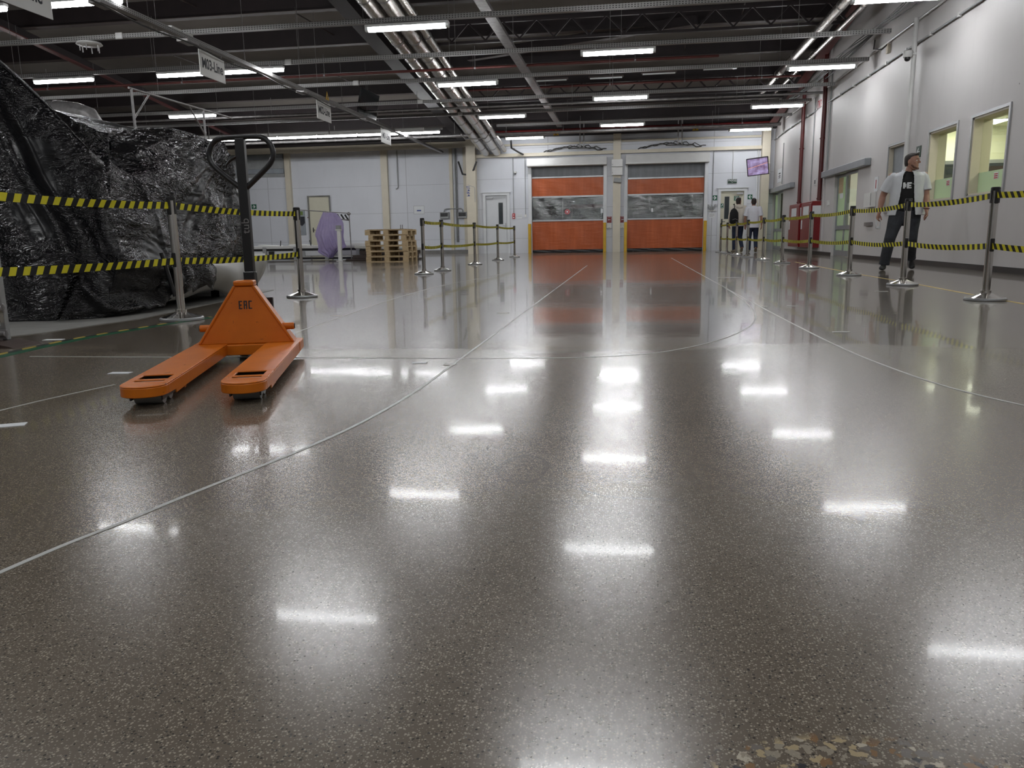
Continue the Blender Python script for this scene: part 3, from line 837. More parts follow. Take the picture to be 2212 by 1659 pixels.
def lattice(y, x0, x1, dz, label):
    z0 = zr(y) - 0.04 + dz
    t = thing('lattice_truss', label, 'truss', ((x0 + x1) / 2, y, z0))
    for nm, z in (('bottom_chord', z0 - 0.45), ('top_chord', z0)):
        mb = MB(); mb.box(x0, x1, y - 0.04, y + 0.04, z - 0.04, z + 0.02); mb.build(nm, M['dark_steel'], t, world=True)
    n = int((x1 - x0) / 0.42)
    mb = MB()
    for i in range(n):
        a = x0 + (x1 - x0) * i / n; b = x0 + (x1 - x0) * (i + 1) / n
        za, zb = (z0 - 0.43, z0) if i % 2 else (z0, z0 - 0.43)
        mb.bar((a, y, za), (b, y, zb), 0.04, 0.05, (0, 1, 0))
    mb.build('lacing', M['dark_steel'], t, world=True)
lattice(19.9, -4.8, 4.9, -0.02, 'zigzag lattice truss nearer the camera')
lattice(25.0, -4.8, 4.9, -0.02, 'zigzag lattice truss farther down the hall')
def strut(p, q, r, label, mat, name='roof_brace', cat='brace'):
    c = (Vector(p) + Vector(q)) / 2
    mb = MB(); mb.cyl(p, q, r, 8); tag(mb.build(name, mat, origin=c, smooth=False, ang=40), label, cat)
for k, (xx, y) in enumerate(((-8.2, 15.4), (-10.6, 17.7), (-8.0, 19.9), (-12.6, 22.2), (-8.8, 24.4), (2.6, 20.6), (1.4, 23.0))):
    strut((xx, y - 1.0, zr(y - 1.0) + 0.02), (xx + 0.15, y + 1.15, zr(y + 1.15) + 0.25), 0.018, 'thin sag rod between roof purlins, %s from the left' % ORD[k], M['flange'], 'sag_rod', 'rod')

mb = MB(); mb.bar((-4.5, 22.6, 5.62), (1.6, 20.6, 5.74), 0.16, 0.22); tag(mb.build('roof_brace', M['dark_steel'], origin=(-1.5, 21.6, 5.7)), 'wide dark slanting brace under the roof between the middle lights', 'brace')
mb = MB(); mb.bar((-4.5, 22.58, 5.50), (1.6, 20.58, 5.62), 0.20, 0.012); tag(mb.build('roof_brace', M['flange'], origin=(-1.5, 21.6, 5.6)), 'lighter lower flange strip of the slanting roof brace', 'brace')
# ------------------------------------------------------------------ cable trays and pipes
def add_tray(name, x0, x1, y, z, w, h, mat, label, cat='cable tray'):
    t = thing(name, label, cat, ((x0 + x1) / 2, y, z))
    L = (x1 - x0) / 2
    mb = MB(); mb.box(-L, L, -w / 2, w / 2, 0, 0.004); mb.box(-L, L, -w / 2, -w / 2 + 0.004, 0.004, h); mb.box(-L, L, w / 2 - 0.004, w / 2, 0.004, h)
    mb.build('channel', mat, t)
    mb = MB()
    n = max(2, int((x1 - x0) / 3.2))
    for i in range(n):
        xx = -L + (i + 0.5) * 2 * L / n
        yy = 0.0
        mb = MB(); mb.cyl((xx, yy, 0.004), (xx, yy, zr(y) - z - 0.02), 0.004, 5); mb.build('hanger_rod', M['galv'], t)
    return t
names = ['A', 'B', 'C', 'D', 'E', 'F', 'G']
for k, (y, x0, x1) in enumerate(((28.6, -6.9, 5.0), (26.25, -4.35, 5.0), (23.6, -17, 5.0), (21.3, -17, 5.05), (18.5, -17, 5.05), (16.1, -15, 4.75), (13.5, -14, 5.0), (11.2, -13, 5.0), (8.65, -12, 5.0), (6.17, -12, 5.0), (3.6, -13, 5.0), (1.2, -9, 5.0), (-1.4, -6, 5.0), (-3.6, -3, 5.0))):
    add_tray('cable_tray', x0, x1, y, 4.20, 0.09, 0.075, M['tray'], 'perforated galvanised cable tray across the hall, %s from the far wall' % ORD[k])
for k, (y, z, r, x0, x1, mat, lab) in enumerate(((22.4, 4.22, 0.035, -17, 5.02, 'galv', 'plain steel pipe across the hall, nearer one'), (25.0, 4.05, 0.045, -17, -6.5, 'white_housing', 'pale pipe across the left bay'),
        (27.5, 4.12, 0.05, -17, 4.9, 'galv', 'plain steel pipe across the hall, farther one'), (29.55, 4.42, 0.085, -5.6, 5.0, 'red_pipe', 'thick dark red sprinkler pipe along the far wall'),
        (30.5, 4.5, 0.05, -20, -6.4, 'galv', 'thin pipe along the top of the left back wall'), (19.3, 4.62, 0.03, -17, 2.0, 'maroon', 'thin red pipe across the hall under the purlins'),
        (24.2, 5.0, 0.03, -6.0, 4.8, 'maroon', 'thin red pipe high under the roof'))):
    t = thing('ceiling_pipe', lab, 'pipe', ((x0 + x1) / 2, y, z))
    L = (x1 - x0) / 2
    mb = MB(); mb.cyl((-L, 0, 0), (L, 0, 0), r, 12); mb.build('tube', M[mat], t, ang=40)
    mb = MB()
    for i in range(5):
        xx = -L + (i + 0.5) * 2 * L / 5
        mb = MB(); mb.cyl((xx - 0.02, 0, 0), (xx + 0.02, 0, 0), r + 0.008, 12); mb.cyl((xx, 0, r), (xx, 0, min(0.5, zr(y) - z - 0.03)), 0.006, 5); mb.build('pipe_clamp', M['galv'], t, ang=40)
add_tray('cable_tray', -15.0, -6.2, 26.3, 4.20, 0.09, 0.075, M['tray'], 'perforated tray above the far left strip of battens')
add_tray('cable_tray', -18.5, -9.0, 6.12, 4.20, 0.09, 0.075, M['tray'], 'perforated tray far left out over the wrapped machine') if False else None
# lengthwise trays
def long_tray(x, y0, y1, z, w, h, label, mat='tray'):
    t = thing('cable_tray', label, 'cable tray', (x, (y0 + y1) / 2, z)); L = (y1 - y0) / 2
    mb = MB(); mb.box(-w / 2, w / 2, -L, L, 0, 0.004); mb.box(-w / 2, -w / 2 + 0.004, -L, L, 0.004, h); mb.box(w / 2 - 0.004, w / 2, -L, L, 0.004, h)
    mb.build('channel', M[mat], t)
    mb = MB()
    for i in range(7):
        yy = -L + (i + 0.5) * 2 * L / 7
        mb = MB(); mb.cyl((0, yy, 0.004), (0, yy, zr((y0 + y1) / 2 + yy) - z - 0.02), 0.005, 5); mb.build('hanger_rod', M['galv'], t)
    return t
lt = long_tray(-7.5, 6.0, 31.6, 4.0, 0.12, 0.07, 'lengthwise cable tray carrying the production line signs')
for yy in (10.9, 13.1, 17.9, 22.2, 26.0): mb = MB(); mb.box(-7.60, -7.40, yy - 0.18, yy + 0.18, 3.955, 3.996); mb.build('joint_plate', M['galv'], lt, world=True)
for ya, yb in ((12.55, 12.85), (13.0, 13.2)): mb = MB(); mb.box(-7.555, -7.445, ya, yb, 4.02, 4.11); mb.build('junction_box', M['white_housing'], lt, world=True, bevel=0.01)
mb = MB(); mb.tube([(-7.4, y, 3.93 - 0.05 * math.sin((y - 8) * 1.25) ** 2) for y in [8 + 0.4 * i for i in range(40)]], 0.012, 6); mb.build('cable', M['cable'], lt, world=True, ang=60)
long_tray(-2.55, 6.0, 29.6, 4.56, 0.20, 0.07, 'lengthwise plain tray right of the silver ducts', 'galv')
for k, (x, z, r) in enumerate(((4.25, 5.15, 0.10), (4.68, 5.13, 0.06))):
    t = thing('ceiling_pipe', ('thick' if k == 0 else 'thinner') + ' foil wrapped pipe running lengthwise near the right wall', 'pipe', (x, 12, z))
    mb = MB(); mb.cyl((0, -17, 0), (0, 17, 0), r, 18); mb.build('tube', M['foil'], t, ang=40)
    for i in range(14): mb = MB(); mb.cyl((0, -15 + i * 2.3, 0), (0, -14.96 + i * 2.3, 0), r + 0.006, 18); mb.build('band', M['galv'], t, ang=40)
# sloping twin ducts
def duct(dx, r, dz, label):
    P = lambda y: Vector((-5.38 + dx, y, 3.80 + 0.122 * (29.8 - y) + dz))
    t = thing('ventilation_duct', label, 'duct', P(18))
    mb = MB(); mb.tube([P(y) for y in (-2, 6, 12, 18, 24, 29.8)], r, 24); mb.build('pipe', M['foil'], t, world=True, ang=40)
    for i in range(20):
        y = 7.0 + i * 1.15
        mb = MB(); mb.tube([P(y), P(y + 0.03)], r + 0.008, 24); mb.build('seam_band', M['galv'], t, world=True, ang=40)
duct(0.0, 0.165, 0.0, 'left one of the twin silver ventilation ducts')
duct(0.42, 0.165, 0.0, 'right one of the twin silver ventilation ducts')
duct(0.72, 0.09, 0.05, 'thin silver pipe hugging the right silver duct')
mb = MB(); mb.tube([(-5.7, 26.9, 4.1), (-5.55, 26.85, 3.92), (-4.85, 26.85, 3.92), (-4.7, 26.9, 4.1), (-4.7, 26.9, 4.3)], 0.022, 8)
tag(mb.build('duct_strap', M['galv'], origin=(-5.2, 26.9, 4.0), ang=50), 'steel strap holding the twin silver ducts', 'strap')
d = thing('ventilation_duct', 'short fat silver duct behind the black wrapped machine', 'duct', (-11.3, 14.2, 3.15))
mb = MB(); mb.tube([(-1.2, 0, 0), (0.4, 0, 0), (0.75, 0, -0.04), (1.0, 0, -0.12), (1.12, 0, -0.3)], [0.19, 0.19, 0.18, 0.17, 0.15], 24); mb.build('pipe', M['galv'], d, ang=60)
for x_ in (-0.9, -0.3, 0.3): mb = MB(); mb.cyl((x_, 0, 0), (x_ + 0.04, 0, 0), 0.20, 24); mb.build('seam_band', M['galv'], d, ang=40)

# ------------------------------------------------------------------ fluorescent fittings
def light_proto(L, slim=False):
    t = thing('fluorescent_light', '', 'light')
    w = 0.05 if slim else 0.062
    mb = MB(); mb.box(-L / 2, L / 2, -w, w, -0.03, 0.02); mb.build('housing', M['white_housing'], t, bevel=0.008)
    prof = [(-w * 0.92, -0.031), (-w * 0.85, -0.065), (-w * 0.45, -0.088), (w * 0.45, -0.088), (w * 0.85, -0.065), (w * 0.92, -0.031)]
    e = 0.02 if slim else 0.055
    mb = MB(); mb.prism(prof, 'x', -L / 2 + e, L / 2 - e); mb.build('diffuser', M['lamp'], t)
    if not slim:
        for s_ in (-1, 1):
            mb = MB(); mb.prism([(p[0] * 0.99, p[1] * 0.98 - 0.001) for p in prof], 'x', s_ * (L / 2 - 0.002), s_ * (L / 2 - e + 0.001)); mb.build('end_cap', M['clear_cap'], t)
    mb = MB()
    for x_ in (-L * 0.3, L * 0.3): mb.box(x_ - 0.012, x_ + 0.012, -0.05, 0.05, 0.02, 0.0425)
    mb.build('bracket', M['galv'], t)
    return t
lp = light_proto(1.45); used = [False]
def put_light(x, y, z, label, group, proto=None, flag=None):
    proto = proto or lp; flag = flag or used
    o = proto if not flag[0] else copy_tree(proto)
    flag[0] = True
    o.location = (x, y, z); o['label'] = label; o['group'] = group
    return o
rows = {'middle': (-0.25, [26.25, 21.22, 16.1, 11.2, 6.17, 1.2, -3.6]),  # negative positions are unseen fittings added behind the camera to light the foreground
        'left': (-3.74, [28.63, 23.56, 18.5, 13.5, 8.65, 3.6, -1.4]),
        'right': (4.09, [28.57, 23.64, 18.5, 13.5, 8.67, 3.6, -1.4])}
for nm, (x, ys) in rows.items():
    for k, y in enumerate(ys):
        put_light(x, y, 4.158, 'lit fluorescent fitting of the %s row, %s from the far wall' % (nm, ORD[k]), 'fluorescent fittings over the aisle')
ls = light_proto(1.42, True); us = [False]  # some battens out of view here are added for more light
for k, (x, y) in enumerate(((-12.2, 16.1), (-9.28, 16.1), (-7.84, 16.1), (-10.0, 11.2), (-8.1, 11.2), (-8.1, 6.2), (-9.6, 6.2), (-8.1, 1.2), (-12.0, 3.6), (-12.2, 21.2),
        (-14.2, 26.3), (-12.76, 26.3), (-11.32, 26.3), (-9.88, 26.3), (-8.44, 26.3), (-7.0, 26.3))):
    where = 'above the wrapped machine' if y < 13 else ('in the strip behind the M03-Line sign' if y < 18 else ('alone in the middle of the left bay' if y < 24 else 'in the far strip along the left back wall'))
    n_ = k if k < 3 else (k - 3 if k < 9 else (0 if k == 9 else k - 10))
    put_light(x, y, 4.158, 'slim lit batten %s, %s in its row' % (where, ORD[n_]), 'slim battens of the left bay', ls, us)
# added fill battens, hidden from view, that brighten the left bay
for k, (x, y) in enumerate(((-15.5, 16.1), (-17.5, 11.2), (-17.5, 21.2), (-17.5, 6.2))):
    put_light(x, y, 4.158, 'added fill batten hidden far left behind the wrapped machine, %s from the right' % ORD[k], 'added fill battens of the far left', ls, us)
# unlit white battens high under the roof
for k, (x, y, z) in enumerate(((-2.3, 24.3, 5.1), (-0.7, 24.3, 5.1), (0.8, 24.3, 5.15), (2.5, 24.3, 5.2), (3.9, 24.3, 5.25))):
    t = thing('unlit_batten', 'unlit pale batten high under the roof, %s from the left' % ORD[k], 'light', (x, y - 0.6, z), group='unlit battens under the roof')
    mb = MB(); mb.box(-0.5, 0.5, -0.05, 0.05, 0, 0.05); mb.build('housing', M['flange'], t, bevel=0.006)
    mb = MB(); mb.box(-0.46, 0.46, -0.04, 0.04, -0.03, -0.001); mb.build('diffuser', M['clear_cap'], t)

# ------------------------------------------------------------------ hanging signs
def hang_sign(s, y0, y1, z0, z1, label):
    t = thing('hanging_sign', label, 'sign', (-7.5, (y0 + y1) / 2, z1), group='production line signs')
    h, L = z1 - z0, (y1 - y0)
    mb = MB(); mb.box(-0.006, 0.006, -L / 2, L / 2, -h, 0); mb.build('board', M['white_sign'], t)
    for q in (-L * 0.4, L * 0.4): mb = MB(); mb.cyl((0, q, 0), (0, q, 4.0 - z1), 0.006, 6); mb.build('hanger', M['galv'], t)
    text(s, 0.245, M['ink'], t, (0.0075, 0, -h * 0.50), FACE_RIGHT, sx=0.78, bold=0.006)
    return t
hang_sign('M04-Line', 8.78, 9.83, 3.50, 3.94, 'white sign cut by the top left picture corner')
hang_sign('M03-Line', 13.42, 14.29, 3.51, 3.94, 'white hanging sign reading M03-Line')
hang_sign('M02-Line', 18.68, 19.58, 3.52, 3.96, 'white hanging sign reading M02-Line')
hang_sign('M01-Line', 23.65, 24.65, 3.53, 3.96, 'white hanging sign reading M01-Line, farthest of the line signs')
def hazard_triangle(x, y, z, rz, label):
    t = thing('warning_sign', label, 'warning sign', (x, y, z), rz)
    mb = MB(); mb.prism([(-0.11, 0), (0.11, 0), (0, 0.2)], 'y', -0.003, 0.003); mb.build('plate', M['yellow'], t)
    mb = MB(); mb.prism([(-0.015, 0.03), (0.02, 0.03), (0.0, 0.075), (0.025, 0.075), (-0.01, 0.14), (0.0, 0.09), (-0.025, 0.09)], 'y', -0.0045, -0.0035); mb.build('bolt_mark', M['ink'], t)
hazard_triangle(-7.42, 19.2, 4.02, PI / 2, 'yellow triangle on the tray above the M02-Line sign')
hazard_triangle(-2.6, 28.551, 4.14, 0, 'yellow triangle on the tray left of the middle lights')
hazard_triangle(2.25, 28.551, 4.14, 0, 'yellow triangle on the tray right of the middle lights')

# ------------------------------------------------------------------ screens
def tv(loc, rz, tilt, w, h, scr, label, roll=0.0):
    t = thing('wall_screen', label, 'screen', loc)
    t.rotation_euler = (tilt, roll, rz)
    mb = MB(); mb.box(-w / 2, w / 2, 0.0, 0.05, -h / 2, h / 2); mb.build('casing', M['black_plastic'], t, bevel=0.006)
    mb = MB(); mb.box(-w / 2 + 0.03, w / 2 - 0.03, -0.004, -0.0005, -h / 2 + 0.03, h / 2 - 0.03); mb.build('display', M[scr], t)
    mb = MB(); mb.box(-0.04, 0.04, 0.05, 0.25, -0.04, 0.04); mb.build('bracket', M['white_housing'], t)
tv((-7.48, 22.6, 4.44), math.radians(88), math.radians(12), 1.45, 0.74, 'dead_screen', 'black switched off screen on the lengthwise tray between M02 and M01 signs', roll=math.radians(0))
tv((4.36, 28.4, 2.86), math.radians(-14), math.radians(14), 0.72, 0.60, 'screen', 'purple lit screen on an arm near the right corner', roll=math.radians(-5))
mb = MB(); mb.bar((4.45, 28.65, 2.95), (5.0, 29.8, 3.05), 0.04, 0.04); mb.bar((4.45, 28.65, 2.7), (5.0, 29.8, 2.75), 0.03, 0.03)
tag(mb.build('screen_arm', M['white_housing'], origin=(4.7, 29.2, 2.9)), 'white bracket arm carrying the purple screen', 'bracket')

# ------------------------------------------------------------------ small things on the back wall
def plate(name, x0, x1, z0, z1, mat, label, cat, y=YB, th=0.012, parts=()):
    t = thing(name, label, cat, ((x0 + x1) / 2, y, z0))
    mb = MB(); mb.box(x0, x1, y - th, y - 0.0008, z0, z1); mb.build('board', M[mat], t, world=True)
    for nm, m2, bs in parts:
        mb = MB()
        for b in bs: mb.box(x0 + b[0] * (x1 - x0), x0 + b[1] * (x1 - x0), y - th - 0.002, y - th - 0.0005, z0 + b[2] * (z1 - z0), z0 + b[3] * (z1 - z0))
        mb.build(nm, M[m2], t, world=True)
    return t
def arrow_on(t, cx, cz, s, dirn, y, mat='paper'):
    mb = MB()
    a = [(-0.36, 0.05), (0.05, 0.05), (-0.12, 0.22), (-0.12, 0.34), (0.0, 0.34), (0.36, 0.0), (0.0, -0.34), (-0.12, -0.34), (-0.12, -0.22), (0.05, -0.05), (-0.36, -0.05)]
    mb.prism([(cx + dirn * p[0] * s, cz + p[1] * s) for p in a], 'y', y - 0.003, y - 0.001); mb.build('arrow', M[mat], t, world=True)
t = plate('exit_sign', 3.04, 3.22, 1.83, 2.01, 'green_sign', 'green arrow sign pointing right, left of the exit door', 'sign'); arrow_on(t, 3.13, 1.92, 0.19, 1, YB - 0.012)
t = plate('exit_sign', 4.31, 4.48, 1.84, 2.01, 'green_sign', 'green arrow sign pointing left, right of the exit door', 'sign'); arrow_on(t, 4.395, 1.925, 0.18, -1, YB - 0.012)
t = plate('exit_sign', 3.83, 4.01, 1.80, 1.97, 'green_sign', 'green running figure sign on the exit door', 'sign', y=YB + 0.018, parts=(('running_figure', 'paper', ((0.2, 0.8, 0.85, 0.9), (0.2, 0.26, 0.1, 0.85), (0.74, 0.8, 0.1, 0.85), (0.45, 0.55, 0.65, 0.8), (0.40, 0.6, 0.4, 0.62), (0.35, 0.44, 0.12, 0.4), (0.55, 0.64, 0.18, 0.4))),))
t = plate('door_notice', 3.36, 3.46, 1.54, 1.71, 'green_sign', 'small green notice at the exit door edge', 'notice', y=YB + 0.018, parts=(('print', 'paper', ((0.2, 0.8, 0.1, 0.2), (0.25, 0.5, 0.4, 0.6), (0.45, 0.8, 0.6, 0.85))),))
t = plate('exit_sign', 3.58, 3.90, 2.43, 2.57, 'dark_green', 'dark green lit exit box above the exit door', 'sign', th=0.05)
text('ВЫХОД', 0.085, M['paper'], t, (0, -0.052, 0.09), FACE_CAM, sx=0.9, bold=0.002)
text('EXIT', 0.03, M['paper'], t, (0, -0.052, 0.03), FACE_CAM)
plate('wall_notice', 2.93, 3.17, 1.20, 1.37, 'paper', 'white framed notice under the hooks left of the exit door', 'notice', parts=(('print', 'galv', ((0.12, 0.88, 0.7, 0.76), (0.12, 0.88, 0.5, 0.56), (0.12, 0.7, 0.3, 0.36))),))
h = thing('wall_gloves', 'grey gloves and ear protectors hanging left of the exit door', 'gloves', (3.03, YB - 0.02, 1.44))
mb = MB(); mb.box(-0.16, 0.16, -0.03, 0.019, 0.0, 0.03); mb.build('shelf', M['white_housing'], h)
for dx, a in ((-0.08, 0.5), (0.0, 0.0), (0.08, -0.5)):
    mb = MB(); mb.tube([(dx * 0.4, -0.02, 0.04), (dx, -0.035, 0.14), (dx * 1.5, -0.03, 0.24)], [0.03, 0.035, 0.012], 8); mb.build('glove', M['grey_plastic'], h, ang=60)
for dx in (-0.13, 0.13):
    mb = MB(); mb.tube([(dx + 0.04 * math.cos(q), -0.02, 0.20 + 0.05 * math.sin(q)) for q in [2 * PI * i / 12 for i in range(12)]], 0.01, 6, close=True); mb.build('ring', M['white_housing'], h, ang=60)
plate('wall_panel', 4.57, 4.69, 1.35, 1.83, 'cream', 'narrow cream board beside the exit door', 'board')
plate('wall_notice', -4.28, -4.06, 1.30, 1.48, 'paper', 'faint white notice right of the white hinged door', 'notice', parts=(('print', 'galv', ((0.1, 0.9, 0.8, 0.85), (0.1, 0.9, 0.5, 0.55))),))
plate('fire_call_point', -4.44, -4.34, 1.31, 1.51, 'ink_red', 'small red call point right of the white hinged door', 'call point', th=0.04, parts=(('button', 'paper', ((0.25, 0.75, 0.15, 0.35), (0.3, 0.7, 0.6, 0.8))),))
for x0, lab in ((-0.82, 'left'), (-0.32, 'right')):
    t = plate('door_call_point', x0, x0 + 0.17, 1.09, 1.32, 'red_box', 'red arrow button plate on the %s side of the middle pillar' % lab, 'call point', y=YB - (0.0 if x0 < -0.5 else 0.0), th=0.03, parts=(('arrow', 'paper', ((0.25, 0.75, 0.45, 0.53), (0.25, 0.4, 0.38, 0.6), (0.2, 0.8, 0.88, 0.93))),))
    plate('switch_box', x0 + 0.005, x0 + 0.165, 0.88, 1.07, 'white_sign', 'white switch box under the red plate, %s of the middle pillar' % lab, 'switch', th=0.07, parts=(('button', 'grey_plastic', ((0.4, 0.6, 0.1, 0.2),)),))
for z0, z1, lab in ((3.11, 3.37, 'upper'), (2.81, 3.09, 'lower')):
    t = plate('control_box', -0.65, -0.25, z0, z1, 'grey_plastic' if False else 'white_housing', '%s grey control box high on the middle pillar' % lab, 'control box', y=YB - 0.22, th=0.16, parts=(('latch', 'grey_plastic', ((0.05, 0.1, 0.2, 0.4),)),))
fl_ = thing('floodlight', 'small black tilted floodlight under the pillar control boxes', 'floodlight', (-0.43, YB - 0.30, 2.62))
mb = MB(); mb.box(-0.14, 0.14, -0.05, 0.05, -0.08, 0.08, rot=Matrix.Rotation(-0.35, 3, 'X') @ Matrix.Rotation(0.12, 3, 'Y')); mb.build('head', M['grey_plastic'], fl_)
mb = MB(); mb.bar((0, 0.05, 0.0), (0, 0.079, 0.1), 0.03, 0.02); mb.build('bracket', M['black_plastic'], fl_)
# column sticker: hand painted blue mark and chalk frame
t = thing('column_marking', 'faded blue lettering on the cream column left of the white door', 'marking', (-5.98, YB - 0.302, 1.95))
text('ЬФЫЛ', 0.17, M['ink_blue'], t, (-0.10, -0.002, 0.42), (PI / 2, -PI / 2, 0), sx=0.75, bold=0.003)
mb = MB(); mb.box(0.13, 0.15, -0.003, -0.0005, 0.0, 0.55); mb.bar((-0.14, -0.002, 0.66), (0.14, -0.002, 0.56), 0.002, 0.015); mb.build('frame_mark', M['grey_plastic'], t)
# left back wall bits (plane YL)
plate('wall_notice', -8.88, -8.42, 1.62, 1.96, 'paper', 'white notice with blue print on the left back wall', 'notice', y=YL, parts=(('print', 'ink_blue', ((0.3, 0.7, 0.35, 0.5),)), ('frame_line', 'galv', ((0, 1, 0, 0.03), (0, 1, 0.97, 1), (0, 0.02, 0, 1), (0.98, 1, 0, 1))))),
for x0, lab in ((-7.74, 'left'), (-6.98, 'right')):
    plate('power_box', x0, x0 + 0.37, 1.42, 1.67, 'grey_plastic', 'grey power box with dark window beside the column, %s one' % lab, 'power box', y=YL - 0.02, th=0.12, parts=(('window', 'black_plastic', ((0.08, 0.92, 0.3, 0.88),)), ('switch', 'paper', ((0.45, 0.55, 0.55, 0.65),))))
t = plate('exit_sign', -16.05, -15.83, 1.98, 2.18, 'green_sign', 'green arrow sign pointing right on the left back wall', 'sign', y=YL); arrow_on(t, -15.94, 2.08, 0.2, 1, YL - 0.012)
t = plate('poster', -14.02, -13.62, 0.80, 1.90, 'paper', 'teal poster on the left back wall behind the conveyor frame', 'poster', y=YL, parts=(('print', 'louvre', ((0.06, 0.94, 0.03, 0.97),)),))
mb = MB(); mb.prism([(-13.97, 1.62), (-13.68, 1.62), (-13.68, 1.35), (-13.82, 1.22), (-13.97, 1.35)], 'y', YL - 0.02, YL - 0.0165); mb.build('dark_shape', M['ink'], t, world=True)
mb = MB(); mb.box(-13.97, -13.75, YL - 0.02, YL - 0.0165, 1.68, 1.84); mb.build('green_heading', simple('olive_print', (0.14, 0.22, 0.05), 0.5), t, world=True)
mb = MB(); mb.cyl((-13.52, YL - 0.03, 1.58), (-13.52, YL - 0.001, 1.58), 0.03, 12); tag(mb.build('wall_button', M['maroon'], origin=(-13.52, YL - 0.015, 1.58)), 'dark round button right of the teal poster', 'button')
lv = thing('wall_louvre', 'grey metal louvre band high on the left back wall behind the jack handle', 'louvre', (-15.8, YL - 0.05, 3.3))
for z in (3.42, 4.0): 
    mb = MB(); mb.box(-1.4, 1.35, -0.06, 0.04, z - 3.3, z - 3.3 + 0.2); mb.build('slat', M['louvre'], lv, bevel=0.02)
mb = MB(); mb.box(-1.4, 1.35, 0.0, 0.049, -0.02, 0.92); mb.build('backing', M['grey_plastic'], lv)

# ------------------------------------------------------------------ conduits, cables
def conduit(pts, r, mat, label, name='conduit', cat='conduit', clips=0):
    c = Vector(pts[0])
    if clips:
        t = thing(name, label, cat, c)
        mb = MB(); mb.tube(pts, r, 8); mb.build('tube', M[mat], t, world=True, ang=50)
        mb = MB()
        for i in range(clips):
            k = (i + 0.5) / clips * (len(pts) - 1); j = int(k); p = Vector(pts[j]).lerp(Vector(pts[min(j + 1, len(pts) - 1)]), k - j)
            mb.box(p.x - r * 1.6, p.x + r * 1.6, p.y - r * 1.6, p.y + r * 1.6, p.z - r * 1.6, p.z + r * 1.6)
        mb.build('clip', M['white_housing'], t, world=True)
    else:
        mb = MB(); mb.tube(pts, r, 8); tag(mb.build(name, M[mat], origin=c, ang=50), label, cat)
conduit([(-4.39, YB - 0.02, 3.58), (-4.39, YB - 0.02, 1.52)], 0.012, 'grey_plastic', 'thin grey conduit down to the red call point')
conduit([(-3.93, YB - 0.02, 3.58), (-3.93, YB - 0.02, 1.46)], 0.012, 'grey_plastic', 'thin grey conduit left of the left roller door')
plate('wall_socket', -3.97, -3.89, 1.37, 1.46, 'white_sign', 'white socket at the end of the conduit left of the roller door', 'socket', th=0.04)
cm_ = thing('dome_camera', 'small white dome camera above the white hinged door', 'camera', (-4.30, YB - 0.06, 3.0))
mb = MB(); mb.lathe([(0.05, 0.0), (0.055, 0.03), (0.05, 0.07), (0.02, 0.08)], n=14); mb.build('body', M['white_housing'], cm_, ang=50)
mb = MB(); mb.ball((0, 0, -0.005), 0.038, 12, 8); mb.build('dome', M['black_plastic'], cm_, smooth=True)
conduit([(-9.5, YL - 0.03, 4.2), (-9.5, YL - 0.03, 2.75), (-9.53, YL - 0.03, 2.68), (-9.60, YL - 0.03, 2.66)], 0.025, 'grey_plastic', 'grey hooked pipe hanging on the left back wall')
conduit([(-7.06, YL - 0.04, 4.2), (-7.06, YL - 0.04, 0.45)], 0.028, 'grey_plastic', 'grey pipe left of the power boxes')
conduit([(-7.0, YL - 0.04, 4.2), (-7.0, YL - 0.04, 0.45)], 0.018, 'galv', 'thin pipe paired with the grey pipe on the left back wall')
conduit([(-6.50, YL - 0.04, 4.1), (-6.52, YL - 0.04, 1.70)], 0.018, 'grey_plastic', 'thin pipe above the right power box')
conduit([(-7.58, YL - 0.07, 1.67), (-7.55, YL - 0.07, 1.78), (-7.45, YL - 0.07, 1.81), (-6.85, YL - 0.07, 1.81), (-6.78, YL - 0.07, 1.75), (-6.78, YL - 0.07, 1.67)], 0.02, 'grey_plastic', 'bent conduit linking the two power boxes')
conduit([(-6.75, 31.2, 3.6), (-6.55, 31.0, 3.1), (-6.2, 30.4, 3.02), (-5.86, 29.78, 3.15), (-5.74, 29.78, 3.45)], 0.035, 'cable', 'thick dark cable looping around the cream column', 'cable', 'cable')
conduit([(-6.45, 31.6, 4.1), (-6.45, 31.6, 3.2), (-6.3, 31.0, 3.05)], 0.022, 'cable', 'dark cable dropping left of the cream column', 'cable', 'cable')
conduit([(3.05, YB - 0.03, 3.6), (3.05, YB - 0.03, 1.7)], 0.012, 'grey_plastic', 'thin conduit down to the gloves shelf')
conduit([(3.74, YB - 0.03, 3.6), (3.74, YB - 0.03, 2.57)], 0.01, 'white_housing', 'thin white conduit down to the exit box')
conduit([(4.62, YB - 0.03, 3.6), (4.62, YB - 0.03, 0.1)], 0.03, 'white_trim', 'white pipe right of the exit door')
